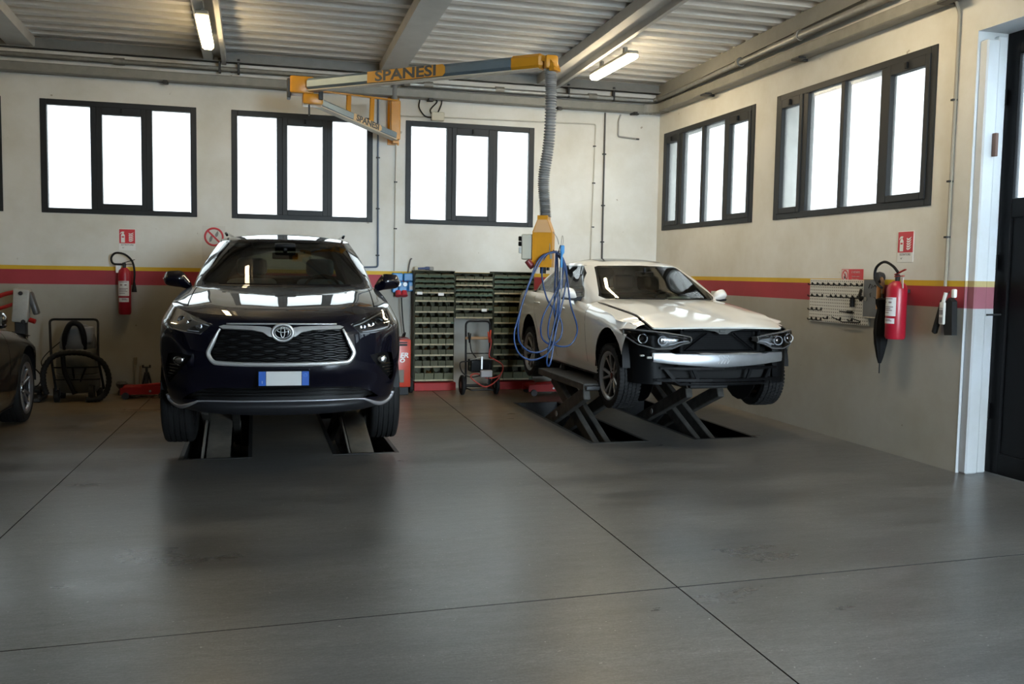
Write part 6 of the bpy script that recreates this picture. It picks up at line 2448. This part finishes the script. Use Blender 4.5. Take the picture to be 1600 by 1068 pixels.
# ================================================================== things on the walls
def extinguisher(label, loc, rz, R, h, tagm, hose_side=1, nozzle=True, hose=None):
    t = thing('fire_extinguisher', label, 'fire extinguisher', loc, rz)
    obj('cylinder', lathe([(0, 0), (R * .88, 0), (R, .02), (R, h - .07), (R * .85, h - .03), (R * .45, h), (0, h)], 24, 'z'), mat('extinguisher red', (.33, .008, .022), .35), t, True, None, 40)
    obj('valve', lathe([(0, h - .005), (.02, h - .005), (.022, h + .05), (.014, h + .06), (0, h + .06)], 12, 'z'), DKSTEEL, t, True, None, 40)
    lv = bmesh.new()
    beam_between(lv, (-.02, -.01, h + .055), (.12, -.02, h + .10), .02, .008, (0, 0, 1))
    beam_between(lv, (-.02, -.01, h + .04), (.10, -.02, h + .045), .02, .008, (0, 0, 1))
    obj('lever', lv, RED if nozzle is False else DKSTEEL, t)
    lb = bmesh.new()
    add_lathe(lb, [(R + .001, h * .40), (R + .001, h * .72)], 12, 'z', (0, 0, 0), math.radians(205), math.radians(320))
    add_lathe(lb, [(R + .001, h * .27), (R + .001, h * .36)], 12, 'z', (0, 0, 0), math.radians(215), math.radians(315))
    obj('paper_label', lb, mat('white label', (.62, .61, .60), .5), t, True)
    lk = bmesh.new()
    for i, (z, q0, q1) in enumerate(((.69, 225, 300), (.62, 235, 255), (.62, 275, 295), (.55, 220, 305), (.52, 220, 290), (.49, 220, 300), (.45, 220, 280), (.31, 250, 300), (.33, 250, 290))):
        add_lathe(lk, [(R + .002, h * z), (R + .002, h * (z + .014 if i not in (1, 2) else z + .03))], 8, 'z', (0, 0, 0), math.radians(q0), math.radians(q1))
    obj('label_print', lk, mat('label grey print', (.22, .16, .17), .5), t, True)['kind'] = 'stuff'
    tg = box((-.004, -.03, h - .06), (.0, .03, h + .03), .001)
    tg.transform(Matrix.Translation((tagm * R * .9, -.01, 0)) @ Matrix.Rotation(1.2 * tagm, 4, 'Z'))
    obj('inspection_tag', tg, WHITE, t)
    obj('wall_bracket', boxes(((-.03, R * .7, h * .8), (.03, .0 + R + .028, h * .86)), bev=.003), DKSTEEL, t)
    if hose:
        obj('discharge_hose', tube(smooth_path(hose, 7), .012, 8), BLACK, t, True)
    if nozzle is True:
        p = Vector(hose[-1])
        nz = bmesh.new()
        add_lathe(nz, [(0, 0), (.012, 0), (.014, -.02), (.028, -.10), (.03, -.13), (.024, -.13), (0, -.10)], 14, 'z', p)
        obj('discharge_horn', nz, BLACK, t, True, None, 40)
    return t


extinguisher('slim red extinguisher with black horn hanging on the back wall by the vacuum cleaner', (-1.515, D - .10, .975), 0, .072, .56, -1, 1, True,
             [(-.01, -.01, .60), (-.12, -.02, .61), (-.14, -.02, .68), (-.09, -.02, .735), (.01, -.02, .72), (.09, -.02, .64), (.115, -.02, .52), (.11, -.02, .40)])
extinguisher('stout red extinguisher on the right wall next to the black umbrella', (XR - .115, 6.81, 1.035), -math.pi / 2, .085, .50, 1, 1, False,
             [(.04, -.03, .575), (-.02, -.04, .63), (-.12, -.05, .665), (-.22, -.05, .62), (-.24, -.05, .54), (-.18, -.06, .47), (-.10, -.08, .44)])


def sign_fire(label, loc, rz, w=.19, h=.26):
    t = thing('extinguisher_sign', label, 'sign', loc, rz)
    obj('sign_plate', box((-w / 2, -.004, 0), (w / 2, 0, h), .001), WHITE, t)
    obj('red_field', box((-w / 2 + .006, -.0055, .085), (w / 2 - .006, -.004, h - .006)), DRED, t)
    p = bmesh.new()
    Y0, Y1 = -.0065, -.0055
    add_prism(p, [(-.070, .095), (-.026, .095), (-.026, .185), (-.036, .198), (-.036, .206), (-.060, .206), (-.060, .198), (-.070, .185)], Y0, Y1, 'y')
    add_prism(p, [(-.052, .208), (-.040, .208), (-.030, .222), (-.040, .226), (-.058, .226), (-.074, .214), (-.080, .196), (-.074, .196), (-.066, .210)], Y0, Y1, 'y')
    o = obj('pictogram_bottle', p, WHITE, t)
    obj('pictogram_band', box((-.062, -.007, .155), (-.034, -.0064, .170)), DRED, t)
    f = bmesh.new()
    for k in range(5):
        z = .105 + .021 * k
        add_prism(f, [(.015, z + .012), (.030, z), (.055, z + .006), (.076, z + .030), (.050, z + .018), (.032, z + .013), (.020, z + .022)], Y0, Y1, 'y')
    obj('pictogram_flame', f, WHITE, t)
    text_obj('sign_text', 'ESTINTORE', .026, mat('dark sign print', (.06, .06, .06), .5), t, face_mx((0, -.0045, .066), (1, 0, 0), (0, 0, 1)), .0004, 0, 1.05)
    text_obj('sign_text', 'N°', .022, mat('dark sign print', (.06, .06, .06), .5), t, face_mx((-.045, -.0045, .032), (1, 0, 0), (0, 0, 1)), .0004)
    return t


sign_fire('red and white extinguisher sign on the back wall above the slim extinguisher', (-1.49, D, 1.745), 0)
sign_fire('red and white extinguisher sign on the right wall under the big window', (XR, 6.87, 1.70), -math.pi / 2, .205, .27)

t = thing('prohibition_sign', 'white plate with round red ban symbol half hidden behind the SUV roof', 'sign', (-.49, D, 1.73))
obj('sign_plate', box((-.135, -.004, -.10), (.135, 0, .34), .001), mat('off white plate', (.62, .60, .55), .5), t)
b = bmesh.new()
n = 36
add_tube(b, ring_pts(0, .205, .105, .105, n, -.005), .012, 6, True, True, .25)
obj('ban_ring', b, DRED, t, True)
obj('ban_bar', bar((-.075, -.008, .28), (.075, -.008, .13), .022, .004, (0, 1, 0)), DRED, t)
g = bmesh.new()
GP = mat('grey print', (.20, .20, .19), .5)
add_prism(g, [(-.055, .14), (-.03, .15), (-.015, .19), (-.02, .225), (-.04, .215), (-.055, .18)], -.0055, -.004, 'y')
add_prism(g, [(.02, .20), (.045, .215), (.055, .25), (.045, .28), (.025, .255), (.012, .23)], -.0055, -.004, 'y')
obj('grey_figure', g, GP, t)

t = thing('no_smoking_sign', 'small red plate with a no-fire roundel above the pegboard', 'sign', (XR, 7.60, 1.518), -math.pi / 2)
obj('sign_plate', box((-.165, -.004, 0), (.165, 0, .122), .001), DRED, t)
obj('white_field', box((-.160, -.0052, .005), (-.055, -.004, .117)), mat('pinkish white print', (.62, .50, .48), .5), t)
obj('ban_ring', tube(ring_pts(-.108, .061, .043, .047, 28, -.0055), .006, 6, True, .25), DRED, t, True)
obj('ban_bar', bar((-.135, -.0056, .095), (-.08, -.0056, .027), .009, .001, (0, 1, 0)), DRED, t)
g = bmesh.new()
add_prism(g, [(-.122, .03), (-.095, .03), (-.090, .052), (-.104, .088), (-.112, .062), (-.124, .05)], -.0057, -.0052, 'y')
obj('flame_mark', g, mat('dark sign print', (.06, .06, .06), .5), t)
WP = mat('pinkish white print', (.62, .50, .48), .5)
for tx, z, s_, x in (('È VIETATO', .092, .026, .055), ('fumare e usare', .054, .019, .055), ('fiamme libere', .026, .019, .05)):
    text_obj('sign_text', tx, s_, WP, t, face_mx((x, -.0045, z), (1, 0, 0), (0, 0, 1)), .0004, 0, 1.0)


# ---- pegboard with hooks
def peg_mat():
    m = bpy.data.materials.new('perforated white sheet')
    m.use_nodes = True
    nt = m.node_tree
    b = nt.nodes['Principled BSDF']
    b.inputs['Roughness'].default_value = .5
    tc = nt.nodes.new('ShaderNodeTexCoord')
    mp = nt.nodes.new('ShaderNodeMapping')
    mp.inputs['Scale'].default_value = (33.0, 0, 33.0)
    nt.links.new(tc.outputs['Object'], mp.inputs[0])
    fr_ = nt.nodes.new('ShaderNodeVectorMath')
    fr_.operation = 'FRACTION'
    nt.links.new(mp.outputs[0], fr_.inputs[0])
    sb = nt.nodes.new('ShaderNodeVectorMath')
    sb.operation = 'DISTANCE'
    sb.inputs[1].default_value = (.5, 0, .5)
    nt.links.new(fr_.outputs[0], sb.inputs[0])
    ls = nt.nodes.new('ShaderNodeMath')
    ls.operation = 'LESS_THAN'
    ls.inputs[1].default_value = .22
    nt.links.new(sb.outputs['Value'], ls.inputs[0])
    mx_ = nt.nodes.new('ShaderNodeMixRGB')
    mx_.inputs[1].default_value = (.62, .61, .57, 1)
    mx_.inputs[2].default_value = (.09, .085, .08, 1)
    nt.links.new(ls.outputs[0], mx_.inputs[0])
    nt.links.new(mx_.outputs[0], b.inputs['Base Color'])
    return m


t = thing('pegboard', 'white perforated tool board with small black hooks on the right wall', 'pegboard', (XR, 7.80, 1.325), -math.pi / 2)
obj('board_sheet', box((-.46, -.018, -.205), (.49, -.004, .21), .002), peg_mat(), t)
obj('board_frame', boxes(((-.46, -.012, .205), (.49, 0, .215)), ((-.46, -.012, -.212), (.49, 0, -.203)), ((-.465, -.012, -.21), (-.455, 0, .215)), ((.485, -.012, -.21), (.495, 0, .215))), mat('white frame', (.6, .6, .57), .5), t)
HK = []
for x in (-.42, -.33, -.24, -.15, -.06, .03, .12, .21, .30, .38):
    HK.append((x, .165))
for x in (-.42, -.33, -.24, -.10, -.02, .06, .15, .24, .32):
    HK.append((x, .05))
for x in (-.41, -.33, -.25):
    HK += [(x, -.085), (x, -.185)]
for x in (-.14, .07, .25):
    HK.append((x, -.165))
hb = bmesh.new()
add_box(hb, (-.012, -.006, -.012), (.012, 0, .018), .002)
add_tube(hb, smooth_path([(0, -.006, -.004), (0, -.04, -.008), (0, -.05, .008)], 3), .005, 5)
bmesh.ops.recalc_face_normals(hb, faces=hb.faces[:])
hme = bpy.data.meshes.new('peg_hook')
hb.to_mesh(hme)
hb.free()
hme.materials.append(BLACK)
for x, z in HK:
    o = new_obj('peg_hook', hme, t)
    o.location = (x, -.018, z)
for nm, lb, loc, parts in (('file_tool', 'thin dark file resting on the hooks in the middle of the pegboard', (7.62, 1.235), [((-.10, 0, 0), (.12, 0, -.004), .006), ((.02, 0, 0), (.09, 0, 0), .014)]),
                           ('wire_tool', 'bent wire tool lying along the lowest row of the pegboard', (7.62, 1.155), [((-.22, 0, .02), (-.05, 0, -.02), .005), ((-.05, 0, -.02), (.22, 0, -.01), .006), ((.10, 0, .02), (.22, 0, .0), .005)]),
                           ('round_brush', 'short black brush hanging on the pegboard below the second hook row', (7.53, 1.33), [((0, 0, .045), (0, 0, -.045), .022)])):
    b = bmesh.new()
    for p, q, r in parts:
        add_tube(b, [p, q], r, 8)
    o = obj(nm, b, BLACK, None, True, None, 40)
    o.location = (XR - .04, loc[0], loc[1])
    o.rotation_euler = (0, 0, -math.pi / 2)
    tag(o, lb, 'tool')

t = thing('metal_clipboard', 'grey metal sheet with black scribbles hung between pegboard and extinguisher', 'metal sheet', (XR - .022, 7.237, 1.365), -math.pi / 2)
obj('sheet', box((-.135, -.016, -.165), (.145, -.008, .18), .002), mat('slate grey sheet', (.14, .145, .15), .4, .4, noise=.15), t)
obj('sheet_lip', box((-.135, -.022, -.172), (.145, 0, -.162), .002), mat('pale steel lip', (.5, .48, .42), .4, .3), t)
sc_ = bmesh.new()
for pts in ([(-.06, .10), (-.04, .14), (-.01, .13), (-.02, .10), (-.05, .10)], [(.0, .11), (.03, .13), (.05, .11), (.08, .13), (.09, .12)], [(.07, .13), (.08, .09)], [(-.03, .02), (-.04, .05), (-.02, .06)], [(.02, .02), (.06, .0), (.10, .015)]):
    add_tube(sc_, [(x, -.0165, z) for x, z in pts], .004, 5, False, True, .3)
obj('scribble', sc_, BLACK, t)['kind'] = 'stuff'
obj('sheet_magnet', lathe([(0, -.02), (.02, -.02), (.022, -.008), (0, -.008)], 12, 'y', (-.10, 0, .0)), STEEL, t)
hkk = tube(smooth_path([(0, 0, .06), (-.02, -.02, .04), (-.035, -.03, .0), (-.02, -.03, -.03), (0, -.03, .0)], 5), .014, 8)
o = obj('rubber_sleeve', hkk, RUBBER, None, True)
o.location = (XR - .03, 7.42, 1.385)
tag(o, 'small black rubber hook-shaped sleeve at the edge of the grey metal sheet', 'hook')

# ---- closed umbrella and wooden handled tool hung beside the extinguisher
t = thing('umbrella', 'closed black umbrella hanging point down beside the stout extinguisher', 'umbrella', (XR - .075, 7.05, 0), 0)
ub = bmesh.new()
seg = 20
prf = [(.012, .80), (.028, .86), (.050, .98), (.058, 1.08), (.054, 1.18), (.040, 1.26), (.036, 1.29), (.050, 1.33), (.052, 1.37), (.020, 1.385)]
rings = []
for r_, z in prf:
    rings.append([ub.verts.new(((r_ * (1 + .16 * (k % 2))) * math.cos(2 * math.pi * k / seg), (r_ * (1 + .16 * (k % 2))) * math.sin(2 * math.pi * k / seg), z)) for k in range(seg)])
for i in range(len(rings) - 1):
    for k in range(seg):
        ub.faces.new((rings[i][k], rings[i][(k + 1) % seg], rings[i + 1][(k + 1) % seg], rings[i + 1][k]))
ub.faces.new(rings[0])
ub.faces.new(rings[-1])
obj('canopy', ub, mat('black umbrella cloth', (.008, .008, .0085), .85, spec=.15), t, True, None, 50)
obj('tip', tube([(0, 0, .71), (0, 0, .80)], .006, 6), DKSTEEL, t)
obj('shaft', tube([(0, 0, 1.36), (0, 0, 1.44)], .008, 8), DKSTEEL, t)
obj('crook_handle', tube(smooth_path([(0, 0, 1.42), (0, .0, 1.50), (.0, .02, 1.55), (.01, .06, 1.56), (.015, .085, 1.52)], 6), .015, 10), mat('brown wood handle', (.20, .10, .04), .5), t, True)
t = thing('wooden_mallet', 'orange wooden handle with a round head hanging behind the umbrella', 'hammer', (XR - .05, 7.135, 1.38))
obj('wood_handle', tube([(0, 0, -.10), (0, 0, .15)], .022, 10), mat('orange wood', (.40, .19, .06), .5), t, True, None, 40)
obj('round_head', lathe([(0, -.03), (.045, -.03), (.052, 0), (.045, .03), (0, .03)], 16, 'x', (-.01, -.01, .185)), DKSTEEL, t, True, None, 40)
obj('hanging_nail', tube([(.05, 0, .17), (-.02, 0, .18)], .004, 6), DKSTEEL, t)

# ---- brushes on the conduit near the door
t = thing('hanging_brush', 'long dark brush leaning aside on the beige conduit by the door', 'brush', (XR - .045, 6.345, 1.26))
b = bmesh.new()
beam_between(b, (0, -.02, .13), (0, .07, -.15), .04, .05, (0, 1, .3), .012)
obj('brush_head', b, RUBBER, t)
obj('brush_cord', tube([(0, -.02, .12), (.03, -.05, .20)], .004, 5), DKSTEEL, t)
t = thing('hanging_brush', 'wide dark brush hanging straight on the beige conduit by the door', 'brush', (XR - .05, 6.235, 1.26))
b = bmesh.new()
add_prism(b, [(-.055, -.15), (.03, -.155), (.055, -.02), (.05, .10), (.0, .15), (-.04, .12)], -.025, .025, 'x')
obj('brush_head', b, RUBBER, t)
obj('white_handle', box((-.02, -.055, .15), (.01, -.015, .22), .01, 2), WHITE, t, True, None, 40)
t = thing('paste_tube', 'white labelled tube hanging between the two dark brushes', 'tube', (XR - .075, 6.29, 1.26))
obj('tube_body', box((-.02, -.028, -.07), (.02, .028, .115), .012, 2), mat('cream tube', (.55, .53, .48), .5), t, True, None, 40)
obj('tube_print', boxes(((-.0215, -.02, -.055), (-.0205, .02, -.01)), ((-.0215, -.02, .01), (-.0205, .02, .05)), ((-.0215, -.02, .06), (-.0205, .02, .065))), mat('grey tube print', (.20, .18, .18), .5), t)
obj('tube_neck', tube([(0, 0, .11), (.01, -.01, .19)], .016, 8), mat('cream tube', (.55, .53, .48), .5), t)
